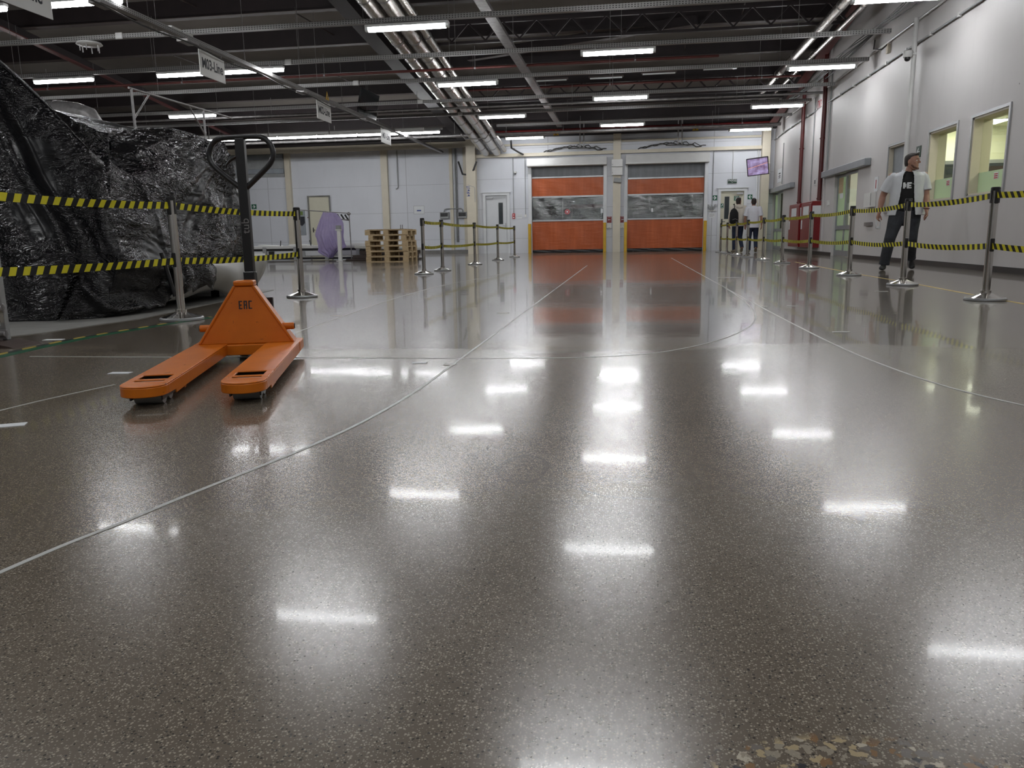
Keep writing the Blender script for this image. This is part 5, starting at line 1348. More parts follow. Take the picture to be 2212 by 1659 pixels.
# ------------------------------------------------------------------ black wrapped machine
from mathutils import noise as mn
net = [  # columns along the outline, each from floor up, over the ridge and down behind
    [(-8.2, 5.7, 0), (-8.1, 5.85, 1.2), (-8.0, 6.1, 2.4), (-7.9, 6.4, 3.35), (-7.9, 6.8, 2.6), (-7.9, 7.2, 2.9), (-7.9, 8.6, 2.6), (-7.9, 9.4, 1.5), (-7.9, 9.5, 0)],
    [(-7.0, 5.55, 0), (-6.95, 5.8, 1.05), (-6.9, 6.05, 2.1), (-6.8, 6.35, 2.95), (-6.85, 6.7, 2.2), (-6.8, 7.2, 2.3), (-6.8, 8.6, 2.12), (-6.8, 9.4, 1.4), (-6.8, 9.5, 0)],
    [(-5.9, 5.45, 0), (-5.92, 5.72, 0.9), (-5.95, 6.0, 1.8), (-5.98, 6.3, 2.66), (-6.1, 6.65, 1.7), (-6.1, 7.15, 2.0), (-6.1, 8.6, 1.95), (-6.1, 9.35, 1.2), (-6.1, 9.4, 0)],
    [(-4.95, 5.42, 0), (-5.08, 5.68, 0.72), (-5.22, 5.98, 1.5), (-5.4, 6.3, 2.26), (-5.55, 6.62, 1.42), (-5.62, 7.05, 1.92), (-5.6, 8.5, 1.86), (-5.6, 9.3, 1.1), (-5.6, 9.3, 0)],
    [(-4.55, 5.5, 0), (-4.6, 5.75, 0.65), (-4.78, 6.02, 1.25), (-4.96, 6.3, 1.86), (-5.1, 6.6, 1.3), (-5.15, 6.95, 1.78), (-5.1, 8.3, 1.8), (-5.1, 9.2, 1.0), (-5.1, 9.2, 0)],
    [(-4.22, 5.78, 0), (-4.14, 5.88, 0.5), (-4.26, 6.02, 0.95), (-4.44, 6.3, 1.3), (-4.62, 6.55, 1.26), (-4.72, 6.75, 1.6), (-4.75, 7.6, 1.72), (-4.75, 9.0, 0.9), (-4.75, 9.0, 0)],
    [(-4.16, 6.35, 0.04), (-4.06, 6.35, 0.46), (-4.12, 6.42, 0.8), (-4.2, 6.6, 1.14), (-4.28, 6.78, 1.3), (-4.36, 6.95, 1.45), (-4.5, 7.35, 1.68), (-4.6, 8.8, 0.9), (-4.6, 8.8, 0)],
    [(-4.16, 6.95, 0.2), (-4.08, 6.95, 0.46), (-4.14, 7.02, 0.85), (-4.16, 7.15, 1.18), (-4.17, 7.22, 1.32), (-4.18, 7.3, 1.45), (-4.32, 7.5, 1.65), (-4.5, 8.7, 0.9), (-4.5, 8.7, 0.1)],
    [(-4.17, 7.55, 0.33), (-4.1, 7.55, 0.58), (-4.16, 7.58, 0.95), (-4.17, 7.62, 1.28), (-4.18, 7.66, 1.4), (-4.19, 7.7, 1.5), (-4.24, 7.78, 1.63), (-4.45, 8.6, 0.9), (-4.45, 8.6, 0.2)],
    [(-4.17, 8.22, 0.4), (-4.15, 8.2, 0.6), (-4.17, 8.12, 0.95), (-4.19, 8.02, 1.28), (-4.2, 7.98, 1.38), (-4.21, 7.95, 1.48), (-4.26, 7.92, 1.62), (-4.45, 8.5, 0.9), (-4.45, 8.5, 0.25)],
    [(-4.55, 8.5, 0.4), (-4.52, 8.48, 0.6), (-4.5, 8.42, 0.95), (-4.48, 8.3, 1.28), (-4.47, 8.25, 1.38), (-4.46, 8.2, 1.48), (-4.46, 8.12, 1.6), (-4.5, 8.55, 0.9), (-4.5, 8.55, 0.25)],
]
def cr(a, b, c, d_, t): return 0.5 * ((2 * b) + (c - a) * t + (2 * a - 5 * b + 4 * c - d_) * t * t + (3 * b - a - 3 * c + d_) * t ** 3)
def net_eval(net, nu, nv):
    C = [[Vector(p) for p in col] for col in net]
    nc, nr = len(C), len(C[0])
    cols = []
    for i in range((nc - 1) * nu + 1):
        k, t = min(i // nu, nc - 2), (i - min(i // nu, nc - 2) * nu) / nu
        cols.append([cr(C[max(k - 1, 0)][r], C[k][r], C[k + 1][r], C[min(k + 2, nc - 1)][r], t) * 0.6 + (C[k][r] * (1 - t) + C[k + 1][r] * t) * 0.4 for r in range(nr)])
    out = []
    for c in cols:
        row = []
        for j in range((nr - 1) * nv + 1):
            k, t = min(j // nv, nr - 2), (j - min(j // nv, nr - 2) * nv) / nv
            row.append(cr(c[max(k - 1, 0)], c[k], c[k + 1], c[min(k + 2, nr - 1)], t) * 0.25 + (c[k] * (1 - t) + c[k + 1] * t) * 0.75)
        out.append(row)
    return out
G = net_eval(net, 38, 28)
def ridged(p, s):
    return 1 - 2 * abs(mn.noise(p * s))
G2 = []
for i, row in enumerate(G):
    G2.append([])
    for j, p in enumerate(row):
        a = G[min(i + 1, len(G) - 1)][j] - G[max(i - 1, 0)][j]; b = row[min(j + 1, len(row) - 1)] - row[max(j - 1, 0)]
        nrm = a.cross(b)
        nrm = nrm.normalized() if nrm.length > 1e-9 else Vector((0, -1, 0))
        v = i / (len(G) - 1)
        front = v < 0.5
        if front:
            q = Vector((p.x * 1.5 + p.z * 0.9, p.z * 0.22 - p.x * 0.15, 0.3))
            dsp = 0.034 * ridged(Vector((q.x * 1.4, q.y * 0.8, 1.3)), 1.1) + 0.014 * ridged(Vector((q.x * 3.4, q.y * 1.2, 5)), 1.4)
            calm = 0.5 + 0.5 * math.sin(p.x * 2.4 + p.z * 1.7 + 1.0)
            qf = Vector((p.x * 3 - p.z * 1.0, p.z * 8 - p.x * 5, 4.0)); dsp += 0.006 * ridged(qf, 1.0) * calm
        else:
            dy, dz = 8.05 - p.y, 1.75 - p.z
            ang = math.atan2(dz, dy + 0.05); rad = math.hypot(dy, dz)
            near = math.exp(-rad / 0.9)
            dsp = 0.045 * ridged(Vector((ang * 5.0, rad * 0.6, 2.0)), 1.2) * (0.35 + near) + 0.020 * ridged(Vector((ang * 11, rad * 1.2, 7)), 1.1) * near
            dsp += 0.040 * ridged(Vector((p.y * 0.9 + p.z * 0.5, p.z * 2.6 - p.y * 0.8, 1.0)), 1.0)
            dsp += 0.011 * ridged(Vector((p.y * 4.0, p.z * 13.0 + p.y * 2.5, 3.0)), 1.0)
        dsp += 0.003 * mn.noise(p * 6.0)
        if p.y < 6.45 and p.x < -3.9:
            wob = 0.05 * mn.noise(Vector((p.z * 2.0, 0, 9)))
            for x_l, amp in ((-5.30 + (1.75 - p.z) * 0.66 + wob, 0.060), (-4.46 + (1.30 - p.z) * 0.40 - wob, 0.035), (-6.1 + (2.2 - p.z) * 0.55 + wob, 0.035)):
                dx_ = p.x - x_l
                dsp += amp * (math.exp(-(dx_ / 0.045) ** 2) - 0.6 * math.exp(-((dx_ - 0.13) / 0.07) ** 2) - 0.4 * math.exp(-((dx_ + 0.12) / 0.06) ** 2))
        if p.z < 0.05: dsp *= 0.3
        dsp *= min(1.0, 0.35 + 0.65 * min(1.0, abs(j - 3 * 28) / 14.0)) if front else 1.0
        G2[i].append((p, nrm, dsp))
G = G2
# the outward side is decided at one known facet
test = G[len(G) // 2][20][1]
sgn = 1 if test.dot(Vector((1, -1, 0.2))) > 0 else -1
rows_ = []
for row in G:
    r2 = []
    for (p, n, d_) in row:
        q = p + n * (sgn * (d_ - 0.055)); q.z = max(q.z, 0.006); r2.append(q)
    rows_.append(r2)
mb = MB(); mb.grid(rows_)
TM = thing('wrapped_machine', 'large machine wrapped in glossy black plastic sheeting behind the left belts', 'wrapped machine', (-5.5, 7.2, 0))
tarp = mb.build('plastic_sheet', M['tarp'], TM, world=True, smooth=True, fix=False)
so = tarp.modifiers.new('solid', 'SOLIDIFY'); so.thickness = 0.004; so.offset = -1 if sgn > 0 else 1
# seam tape running up the front bulge
seam = [Vector((-4.36, 5.60, 0.02)), Vector((-4.30, 5.66, 0.2)), Vector((-4.27, 5.72, 0.38))]
mb = MB()
for k in range(36):
    u = k / 35; p = Vector((-4.44, 5.50, 0.02)).lerp(Vector((-4.36, 5.70, 0.42)), u)
    mb.box(p.x - 0.02, p.x + 0.02, p.y - 0.035 - 0.02 * (k % 2), p.y, p.z, p.z + 0.009, rot=Matrix.Rotation(random.uniform(-0.8, 0.8), 3, 'Y'))
mb.build('crinkled_seam', M['tarp'], TM, world=True)
# torn flap and hanging tube
fl2 = []
for i in range(9):
    u = i / 8
    fl2.append([Vector((-4.00 - 0.02 * math.sin(j * 1.1), 6.55 + 0.62 * u + 0.02 * math.sin(j * 2 + i), 0.47 - (0.33 - 0.03 * (i % 3)) * j / 7)) + Vector((0.03 * math.sin(i * 1.4), 0, 0)) for j in range(8)])
mb = MB(); mb.grid(fl2); o = mb.build('torn_flap', M['tarp'], TM, world=True, smooth=True); s_ = o.modifiers.new('solid', 'SOLIDIFY'); s_.thickness = 0.004
mb = MB(); mb.cyl((-4.0, 6.25, 0.52), (-3.94, 6.30, 0.14), 0.018, 12); mb.build('hanging_tube', M['black_plastic'], TM, world=True, ang=40)
# white foam sheet along the foot
rows2 = []
for i in range(31):
    u = i / 30; y = 6.55 + 1.78 * u
    top = 0.36 + 0.10 * u + 0.02 * math.sin(u * 9); bot = 0.075 + 0.05 * math.sin(u * 3.4) ** 2 - 0.06 * math.exp(-((u - 0.62) / 0.07) ** 2)
    rows2.append([Vector((-4.14 + 0.09 * math.sin(v * PI * 0.8) + 0.025 * math.sin(u * 11 + v * 3) - 0.05 * (1 - v), y, bot + (top - bot) * v)) for v in [j / 10 for j in range(11)]])
mb = MB(); mb.grid(rows2); fs = thing('foam_sheet', 'white foam sheet hanging below the black plastic behind the pallet truck', 'foam sheet', (-4.15, 7.4, 0.1))
o = mb.build('sheet', M['foam'], fs, world=True, smooth=True); s_ = o.modifiers.new('solid', 'SOLIDIFY'); s_.thickness = 0.008
mb = MB(); mb.box(-7.5, -4.35, 6.6, 8.3, 0.10, 0.5); mb.build('machine_base', M['black_plastic'], TM, world=True)
for (x, y) in ((-4.55, 6.9), (-4.55, 8.1), (-6.5, 7.0), (-6.5, 8.1)): mb = MB(); mb.box(x - 0.05, x + 0.05, y - 0.05, y + 0.05, 0.005, 0.10); mb.build('machine_foot', M['black_plastic'], TM, world=True)

# thin metal frame standing beyond the wrapped machine
fr_ = thing('equipment_gantry', 'thin metal frame sticking up behind the black wrapped machine', 'frame', (-6.6, 11.0, 0))
for y in (10.0, 11.8):
    mb = MB(); mb.cyl((-6.6, y, 0.0), (-6.6, y, 2.64), 0.018, 8); mb.build('upright', M['galv'], fr_, world=True, ang=50)
    mb = MB(); mb.cyl((-6.6, y, 2.25), (-6.6, y + (0.4 if y < 11 else -0.4), 2.63), 0.012, 8); mb.build('brace', M['galv'], fr_, world=True, ang=50)
mb = MB(); mb.cyl((-6.6, 9.95, 2.64), (-6.6, 12.7, 2.64), 0.016, 8); mb.build('top_rail', M['galv'], fr_, world=True, ang=50)

# ------------------------------------------------------------------ aluminium cart at the left edge
ct = thing('aluminium_cart', 'corner of an aluminium profile cart cut by the left picture edge', 'cart', (-3.95, 4.25, 0))
mb = MB(); mb.box(-3.805, -3.77, 4.20, 4.235, 0.03, 0.60); mb.build('post', M['brushed'], ct, world=True, bevel=0.004)
for z in (0.09, 0.27, 0.565):
    mb = MB(); mb.box(-4.365, -3.805, 4.203, 4.232, z, z + 0.03); mb.build('rail', M['brushed'], ct, world=True, bevel=0.003)
for z in (0.06, 0.22):
    mb = MB(); mb.box(-3.87, -3.76, 4.188, 4.20, z - 0.02, z + 0.035); mb.cyl((-3.85, 4.192, z + 0.008), (-3.765, 4.192, z + 0.008), 0.02, 10); mb.build('clamp', M['galv'], ct, world=True, bevel=0.003)
mb = MB(); mb.box(-4.36, -3.83, 3.75, 4.20, 0.121, 0.135); mb.build('shelf_board', M['wood'], ct, world=True)
mb = MB(); mb.box(-4.40, -4.365, 4.20, 4.235, 0.03, 0.60); mb.build('post', M['brushed'], ct, world=True, bevel=0.004)
wd = MB(); wd.prism([(-4.0, 0.0), (-3.60, 0.0), (-3.64, 0.012), (-3.76, 0.030), (-4.0, 0.030)], 'y', 4.05, 4.28); tag(wd.build('chock', simple('brown_rubber', (0.05, 0.032, 0.025), 0.6), origin=(-3.8, 4.15, 0)), 'brown wedge chock under the aluminium cart corner', 'chock')

# ------------------------------------------------------------------ wooden pallets
def pallet_proto():
    t = thing('pallet', '', 'pallet')
    L, W_ = 1.2, 0.8
    for y in (-0.34, -0.17, 0.0, 0.17, 0.34):
        mb = MB(); mb.box(-L / 2, L / 2, y - 0.05, y + 0.05, 0.122, 0.144); mb.build('deck_board', M['wood'], t)
    for x in (-0.53, 0.0, 0.53):
        mb = MB(); mb.box(x - 0.07, x + 0.07, -W_ / 2, W_ / 2, 0.10, 0.122); mb.build('stringer_board', M['wood'], t)
        for y in (-0.35, 0.0, 0.35):
            mb = MB(); mb.box(x - 0.07, x + 0.07, y - 0.05, y + 0.05, 0.022, 0.10); mb.build('block', M['wood'], t)
    for y in (-0.35, 0.0, 0.35):
        mb = MB(); mb.box(-L / 2, L / 2, y - 0.05, y + 0.05, 0.0, 0.022); mb.build('bottom_board', M['wood'], t)
    return t
pl = pallet_proto(); z = 0.0; py = 20.9
for k, (dx, rz, sx_) in enumerate(((0, 0.0, 1), (0.01, 0.01, 1), (0, -0.01, 1), (-0.01, 0.008, 1), (0.02, 0.01, 0.88), (0.0, 0.0, 1))):
    o = pl if k == 0 else copy_tree(pl)
    o.location = (-6.47 + dx, py, z); o.rotation_euler = (0, 0, rz - 0.06); o.scale = (sx_, 1, 1)
    o['label'] = 'wooden pallet, %s from the floor in the stack left of the posts' % ORD[k]; o['group'] = 'stacked wooden pallets'
    z += 0.1445
mb = MB(); mb.box(-7.03, -5.95, 20.55, 21.25, 0.869, 0.877); tag(mb.build('cardboard_sheet', simple('cardboard', (0.25, 0.18, 0.10), 0.8), origin=(-6.5, 20.9, 0.87)), 'thin cardboard sheet lying on top of the pallet stack', 'cardboard')
mb = MB(); mb.cyl((-6.13, 20.7, 0.878), (-6.13, 20.7, 0.99), 0.012, 6); mb.cyl((-6.08, 20.7, 0.878), (-6.08, 20.7, 0.99), 0.012, 6); mb.box(-6.15, -6.06, 20.68, 20.72, 0.878, 0.89)
tag(mb.build('metal_pins', M['galv'], origin=(-6.1, 20.7, 0.88)), 'two small upright pins on the pallet stack', 'pins')

# ------------------------------------------------------------------ long low conveyor with clutter
CY = 23.6
cv = thing('conveyor', 'long low dismantled white conveyor lying along the left bay', 'conveyor', (-10, CY, 0))
mb = MB(); mb.box(-16.0, -6.9, CY - 0.35, CY + 0.6, 0.14, 0.30); mb.build('side_beam', M['white_trim'], cv, world=True, bevel=0.01)
mb = MB(); mb.box(-16.0, -6.9, CY - 0.355, CY + 0.6, 0.302, 0.36); mb.build('belt_edge', M['black_plastic'], cv, world=True)
mb = MB(); mb.box(-16.0, -6.9, CY - 0.40, CY + 0.62, 0.365, 0.45); mb.build('top_profile', M['white_housing'], cv, world=True, bevel=0.01)
mb = MB(); mb.box(-16.0, -6.9, CY - 0.36, CY + 0.6, 0.03, 0.075); mb.build('bottom_rail', M['black_plastic'], cv, world=True)
for k in range(9):
    x = -15.4 + k * 1.02
    mb = MB(); mb.box(x - 0.06, x + 0.06, CY - 0.42, CY - 0.36, 0.012, 0.42); mb.build('leg', M['brushed'], cv, world=True, bevel=0.006)
    mb = MB(); mb.box(x + 0.12, x + 0.30, CY - 0.375, CY - 0.352, 0.12, 0.29); mb.build('motor_box', M['black_plastic'] if k % 3 == 1 else M['brushed'], cv, world=True)
    mb = MB(); mb.cyl((x + 0.4, CY - 0.1, 0.451), (x + 0.4 + random.uniform(-0.05, 0.05), CY - 0.1, 0.62), 0.014, 6); mb.build('rod', M['black_plastic'], cv, world=True)
    mb = MB(); mb.box(x - 0.25, x + 0.35, CY - 0.3, CY + 0.2, 0.451, 0.47 + 0.05 * random.random(), rot=Matrix.Rotation(random.uniform(-0.06, 0.06), 3, 'Y')); mb.build('cover_plate', M['white_sign'], cv, world=True)
mb = MB(); mb.box(-7.9, -6.9, CY - 0.1, CY + 0.5, 0.46, 0.50); mb.build('cover_plate', M['white_sign'], cv, world=True)
bp = thing('folded_sheet', 'dark folded sheet pile between the conveyor and the pallets', 'sheet pile', (-7.45, 22.6, 0))
mb = MB()
for k, (z0, z1, x0, x1) in enumerate(((0, 0.05, -8.3, -6.2), (0.05, 0.16, -8.1, -6.3), (0.17, 0.30, -7.9, -6.25))): mb.box(x0, x1, 22.2 + 0.05 * k, 23.1, z0, z1)
mb.build('dark_layer', simple('dark_brown_sheet', (0.05, 0.035, 0.03), 0.7), bp, world=True, bevel=0.01)
mb = MB(); mb.box(-8.0, -6.2, 22.15, 23.1, 0.31, 0.40, rot=Matrix.Rotation(0.05, 3, 'Y')); mb.build('film_layer', M['foam'], bp, world=True, bevel=0.02)
# frame with purple film
FY = 22.5
ff = thing('rack_stand', 'thin steel frame holding the purple film', 'frame', (-9.05, FY, 0))
mb = MB(); mb.cyl((-9.86, FY, 0.0), (-9.88, FY, 1.53), 0.016, 8); mb.build('upright', M['galv'], ff, world=True, ang=50)
mb = MB(); mb.cyl((-8.22, FY, 0.0), (-8.23, FY, 1.38), 0.016, 8); mb.build('upright', M['galv'], ff, world=True, ang=50)
mb = MB(); mb.cyl((-9.92, FY, 1.53), (-8.18, FY, 1.38), 0.014, 8); mb.build('top_rail', M['galv'], ff, world=True, ang=50)
mb = MB(); mb.cyl((-8.80, FY - 0.02, 1.26), (-8.22, FY - 0.02, 1.18), 0.018, 8); mb.build('lower_rail', M['galv'], ff, world=True, ang=50)
for k in range(4):
    mb = MB(); mb.bar((-8.72 + k * 0.12, FY, 1.38 - k * 0.01), (-8.62 + k * 0.12, FY, 1.22 - k * 0.01), 0.02, 0.045); mb.build('hook_plate', M['black_plastic'], ff, world=True)
mb = MB(); mb.ball((-8.23, FY - 0.03, 1.37), 0.055, 10, 8); mb.build('joint_knob', M['galv'], ff, world=True, smooth=True)
rowsP = []
prof_l = [(-9.02, 1.43), (-9.16, 1.14), (-9.30, 0.81), (-9.27, 0.64), (-9.23, 0.40), (-9.24, 0.26), (-9.0, 0.13), (-8.90, 0.09)]
prof_r = [(-8.60, 1.40), (-8.42, 1.15), (-8.40, 0.90), (-8.42, 0.70), (-8.39, 0.52), (-8.36, 0.40), (-8.60, 0.30), (-8.80, 0.09)]
PLc = catmull([(a, 0, b) for a, b in prof_l], 6); PRc = catmull([(a, 0, b) for a, b in prof_r], 6)
def film(off, nm):
    rows_p = []
    for i, (a, b) in enumerate(zip(PLc, PRc)):
        v = i / (len(PLc) - 1); r = []
        for j in range(49):
            u = j / 48
            bulge = math.sin(u * PI) * (0.05 + 0.16 * math.sin(v * PI))
            q_ = Vector((u * 7.0 - v * 1.5, v * 1.6, off * 3)); r.append(Vector((a.x + (b.x - a.x) * u, FY - 0.05 + off * bulge + 0.09 * (0.25 + v) * (1 - 2 * abs(mn.noise(q_))) * math.sin(u * PI) ** 0.5, a.z + (b.z - a.z) * u + 0.03 * mn.noise(q_ * 1.7))))
        rows_p.append(r)
    m_ = MB(); m_.grid(rows_p); return m_.build(nm, M['purple'], PF, world=True, smooth=True)
PF = thing('purple_film', 'crumpled purple plastic film hanging on the thin frame', 'plastic film', (-8.9, 22.4, 0.1))
film(-1.0, 'front_layer'); film(0.6, 'back_layer')
wp = thing('profile_stand', 'white aluminium profile stand with a grey box in front of the purple film', 'stand', (-8.39, 22.02, 0))
mb = MB(); mb.box(-0.05, 0.05, -0.05, 0.05, 0.02, 0.88); mb.build('column', M['white_sign'], wp, bevel=0.006)
mb = MB(); mb.box(-0.085, 0.075, -0.07, 0.07, 0.88, 0.92); mb.box(-0.10, 0.10, -0.09, 0.09, 0.0, 0.02); mb.build('plate', M['white_housing'], wp)
mb = MB(); mb.box(-0.07, 0.06, -0.06, 0.06, 0.9205, 1.03); mb.build('grey_box', M['grey_plastic'], wp, bevel=0.004)

# ------------------------------------------------------------------ people
DG = None
def remeshed(mb, name, mat, parent, vox=0.01, smooth_it=4, fac=0.5, mats=None, world=False):
    me = mb.mesh(name, mat)
    o = bpy.data.objects.new(name + '_tmp', me); COL.objects.link(o)
    r = o.modifiers.new('r', 'REMESH'); r.mode = 'VOXEL'; r.voxel_size = vox; r.use_smooth_shade = True
    s = o.modifiers.new('s', 'SMOOTH'); s.iterations = smooth_it; s.factor = fac
    dg = bpy.context.evaluated_depsgraph_get()
    dg.update()
    m2 = bpy.data.meshes.new_from_object(o.evaluated_get(dg))
    m2.materials.clear(); m2.materials.append(mat)
    m2.polygons.foreach_set('use_smooth', [True] * len(m2.polygons))
    bpy.data.objects.remove(o)
    ob = bpy.data.objects.new(name, m2); COL.objects.link(ob); ob.parent = parent
    m2.name = name
    return ob
V3 = Vector
def limb(mb, pts, rad, n=14, ref=(0, 1, 0)):
    mb.tube(pts, rad, n, ref=ref)
    for p, r in ((pts[0], rad[0]), (pts[-1], rad[-1])):
        rr = r if hasattr(r, '__len__') else (r, r)
        q = min(rr); mb.ball(p, q * 0.98, 10, 8)
def hand(mb, wrist, direction, palm_n, s=1.0, curl=0.35, side=1):
    """wrist -> fingers along direction; palm_n = way the palm faces; side: thumb side"""
    d = Vector(direction).normalized(); n = Vector(palm_n).normalized(); n = (n - d * n.dot(d)).normalized()
    w = d.cross(n) * side
    W0 = Vector(wrist)
    mb.tube([W0 - d * 0.02, W0 + d * 0.03 * s, W0 + d * 0.06 * s, W0 + d * 0.095 * s], [(0.026 * s, 0.021 * s), (0.036 * s, 0.018 * s), (0.042 * s, 0.017 * s), (0.040 * s, 0.014 * s)], 12, ref=n)
    for k, (off, ln) in enumerate(((0.031, 0.070), (0.0105, 0.078), (-0.0105, 0.073), (-0.030, 0.058))):
        p = W0 + d * 0.090 * s + w * off * s
        pts = [p - d * 0.02 * s, p]; ang = 0
        for q in range(3):
            ang += curl * (1.0 + 0.15 * k)
            dd = d * math.cos(ang) + n * math.sin(ang)
            pts.append(pts[-1] + dd * ln * s * (0.42, 0.33, 0.25)[q])
        mb.tube(pts, [0.0095 * s, 0.0098 * s, 0.009 * s, 0.0085 * s, 0.0065 * s], 8)
    p = W0 + d * 0.025 * s + w * 0.028 * s
    pts = [p, p + (d * 0.6 + w * 0.7 + n * 0.2).normalized() * 0.035 * s]
    pts.append(pts[-1] + (d * 0.9 + w * 0.25 + n * 0.35).normalized() * 0.032 * s); pts.append(pts[-1] + (d * 0.95 + n * 0.4).normalized() * 0.024 * s)
    mb.tube(pts, [0.013 * s, 0.0125 * s, 0.011 * s, 0.008 * s], 8)
def head_geo(mb, c, yaw, s=1.0, tilt=0.0, ears=True):
    """head centred at c (middle of the skull), face toward -Y turned by yaw"""
    R = Matrix.Rotation(yaw, 4, 'Z') @ Matrix.Rotation(tilt, 4, 'X')
    T = Matrix.Translation(Vector(c)) @ R @ Matrix.Scale(s, 4)
    h = MB()
    prof = [(-0.115, 0.040, 0.034, -0.052), (-0.105, 0.050, 0.045, -0.045), (-0.085, 0.060, 0.066, -0.028), (-0.055, 0.067, 0.084, -0.008), (-0.020, 0.072, 0.092, 0.0), (0.020, 0.077, 0.097, 0.004), (0.055, 0.077, 0.098, 0.006), (0.085, 0.068, 0.088, 0.008), (0.108, 0.048, 0.062, 0.010), (0.120, 0.018, 0.024, 0.012)]
    rings = [[Vector((rx * math.cos(a), oy + ry * math.sin(a), z)) for a in [2 * PI * k / 24 for k in range(24)]] for z, rx, ry, oy in prof]
    h.rings(rings)
    h.tube([(0, -0.090, 0.028), (0, -0.100, 0.008), (0, -0.116, -0.014), (0, -0.108, -0.022)], [0.007, 0.010, 0.0145, 0.009], 10)   # nose
    h.ball((0.012, -0.102, -0.018), 0.008); h.ball((-0.012, -0.102, -0.018), 0.008)
    h.tube([(-0.045, -0.080, 0.032), (0, -0.096, 0.036), (0.045, -0.080, 0.032)], [0.008, 0.009, 0.008], 8)   # brow
    h.tube([(-0.022, -0.082, -0.050), (0, -0.091, -0.047), (0.022, -0.082, -0.050)], [0.004, 0.0065, 0.004], 8)
    h.tube([(-0.019, -0.080, -0.061), (0, -0.088, -0.060), (0.019, -0.080, -0.061)], [0.004, 0.007, 0.004], 8)
    h.ball((0, -0.072, -0.098), (0.024, 0.016, 0.016))
    for s_ in (-1, 1):
        h.ball((s_ * 0.046, -0.066, -0.012), (0.018, 0.016, 0.02))
        if ears: h.ball((s_ * 0.080, 0.008, -0.005), (0.010, 0.020, 0.033))
    h.xform(T); mb.v_off = None
    o = len(mb.v); mb.v += h.v
    for f in h.f: mb.face([i + o for i in f])
    return T
def face_details(T, parent):
    for s_ in (-1, 1):
        m = MB(); m.ball((s_ * 0.031, -0.0795, 0.014), (0.0125, 0.0125, 0.008), 12, 8); m.xform(T); e = m.build('eye', M['paper'], parent, smooth=True)
        m = MB(); m.ball((s_ * 0.031, -0.0905, 0.014), (0.0055, 0.004, 0.0055), 10, 6); m.xform(T); m.build('iris', M['ink'], e, smooth=True)
        m = MB(); m.tube([(s_ * 0.015, -0.099, 0.034), (s_ * 0.033, -0.096, 0.041), (s_ * 0.052, -0.083, 0.035)], [0.003, 0.004, 0.002], 6); m.xform(T); m.build('eyebrow', M['hair'], parent, ang=60)
    m = MB(); m.tube([(-0.020, -0.0885, -0.0555), (0, -0.0965, -0.0535), (0.020, -0.0885, -0.0555)], [0.0015, 0.0025, 0.0015], 6); m.xform(T); m.build('lips', M['ink_red'] if False else simple('lip_colour', (0.25, 0.08, 0.07), 0.5), parent, ang=60)
def hair_geo(T, parent, mat, back=0.0, front=0.060):
    h = MB()
    prof = [(-0.060 + back, 0.058, 0.055, 0.042), (-0.02, 0.072, 0.078, 0.030), (0.02, 0.079, 0.086, 0.024), (0.055, 0.080, 0.092, 0.020), (0.088, 0.072, 0.092, 0.012), (0.113, 0.052, 0.066, 0.004), (0.128, 0.022, 0.034, -0.006)]
    rings = []
    for z, rx, ry, oy in prof:
        rings.append([Vector((rx * math.cos(a), max(oy + ry * math.sin(a), {0.055: -0.055, 0.088: -0.084}.get(z, -0.10 if z > 0.1 else -0.004)), z)) for a in [2 * PI * k / 22 for k in range(22)]])
    h.rings(rings); h.tube([(-0.045, -0.066, 0.100), (0.0, -0.078, 0.112), (0.045, -0.064, 0.102)], [0.014, 0.020, 0.014], 8)
    h.xform(T)
    return remeshed(h, 'hair', mat, parent, 0.007, 2)
def shoe(mb, heel, toe, w=0.048, h=0.075):
    a, b = Vector(heel), Vector(toe); d = (b - a)
    up = Vector((0, 0, 1)); L = d.length
    pts = [a, a + d * 0.15, a + d * 0.42, a + d * 0.70, a + d * 0.92, b]
    rz_ = [0.035, 0.046, 0.042, 0.034, 0.026, 0.014]
    side = d.cross(up).normalized(); upp = side.cross(d).normalized()
    pts = [p + upp * r for p, r in zip(pts, rz_)]
    mb.tube(pts, [(w * q, r) for q, r in zip((0.75, 0.9, 0.88, 1.05, 0.92, 0.5), rz_)], 14, ref=upp)
    mb.ball(a + d * 0.16 + upp * 0.075, (0.04, 0.045, 0.045))

# --- walking man in open grey shirt (image: strides toward the camera, looks to his left)
P1 = thing('person', 'man in open pale grey shirt and black tee walking behind the right belts, head turned', 'person', (4.24, 13.0, 0), math.radians(-14))
hipL, hipR = V3((-0.10, 0.02, 0.90)), V3((0.10, 0.03, 0.90))
kneeL, kneeR = V3((-0.20, -0.12, 0.49)), V3((0.115, 0.05, 0.49))
ankL, ankR = V3((-0.255, -0.05, 0.085)), V3((0.14, 0.30, 0.17))
shL, shR = V3((-0.225, 0.0, 1.43)), V3((0.215, 0.03, 1.43))
elL, elR = V3((-0.335, 0.07, 1.14)), V3((0.265, 0.00, 1.13))
wrL, wrR = V3((-0.375, 0.00, 0.885)), V3((0.275, -0.13, 0.90))
neck = V3((0.0, 0.01, 1.47)); hc_ = V3((0.035, -0.015, 1.635))
b = MB()
limb(b, [V3((0, 0.02, 0.90)), V3((0, 0.0, 1.05)), V3((0, -0.01, 1.2)), V3((0, 0, 1.36)), V3((0, 0.01, 1.45))], [(0.155, 0.125), (0.165, 0.145), (0.175, 0.135), (0.17, 0.115), (0.09, 0.07)], 18)
limb(b, [V3((0, 0.015, 1.40)), neck, V3((0.02, 0.0, 1.545)), V3((0.03, 0.0, 1.60))], [0.078, 0.066, 0.060, 0.062])
b.tube([shL, V3((0, 0.01, 1.43)), shR], [0.050, 0.06, 0.050], 12)
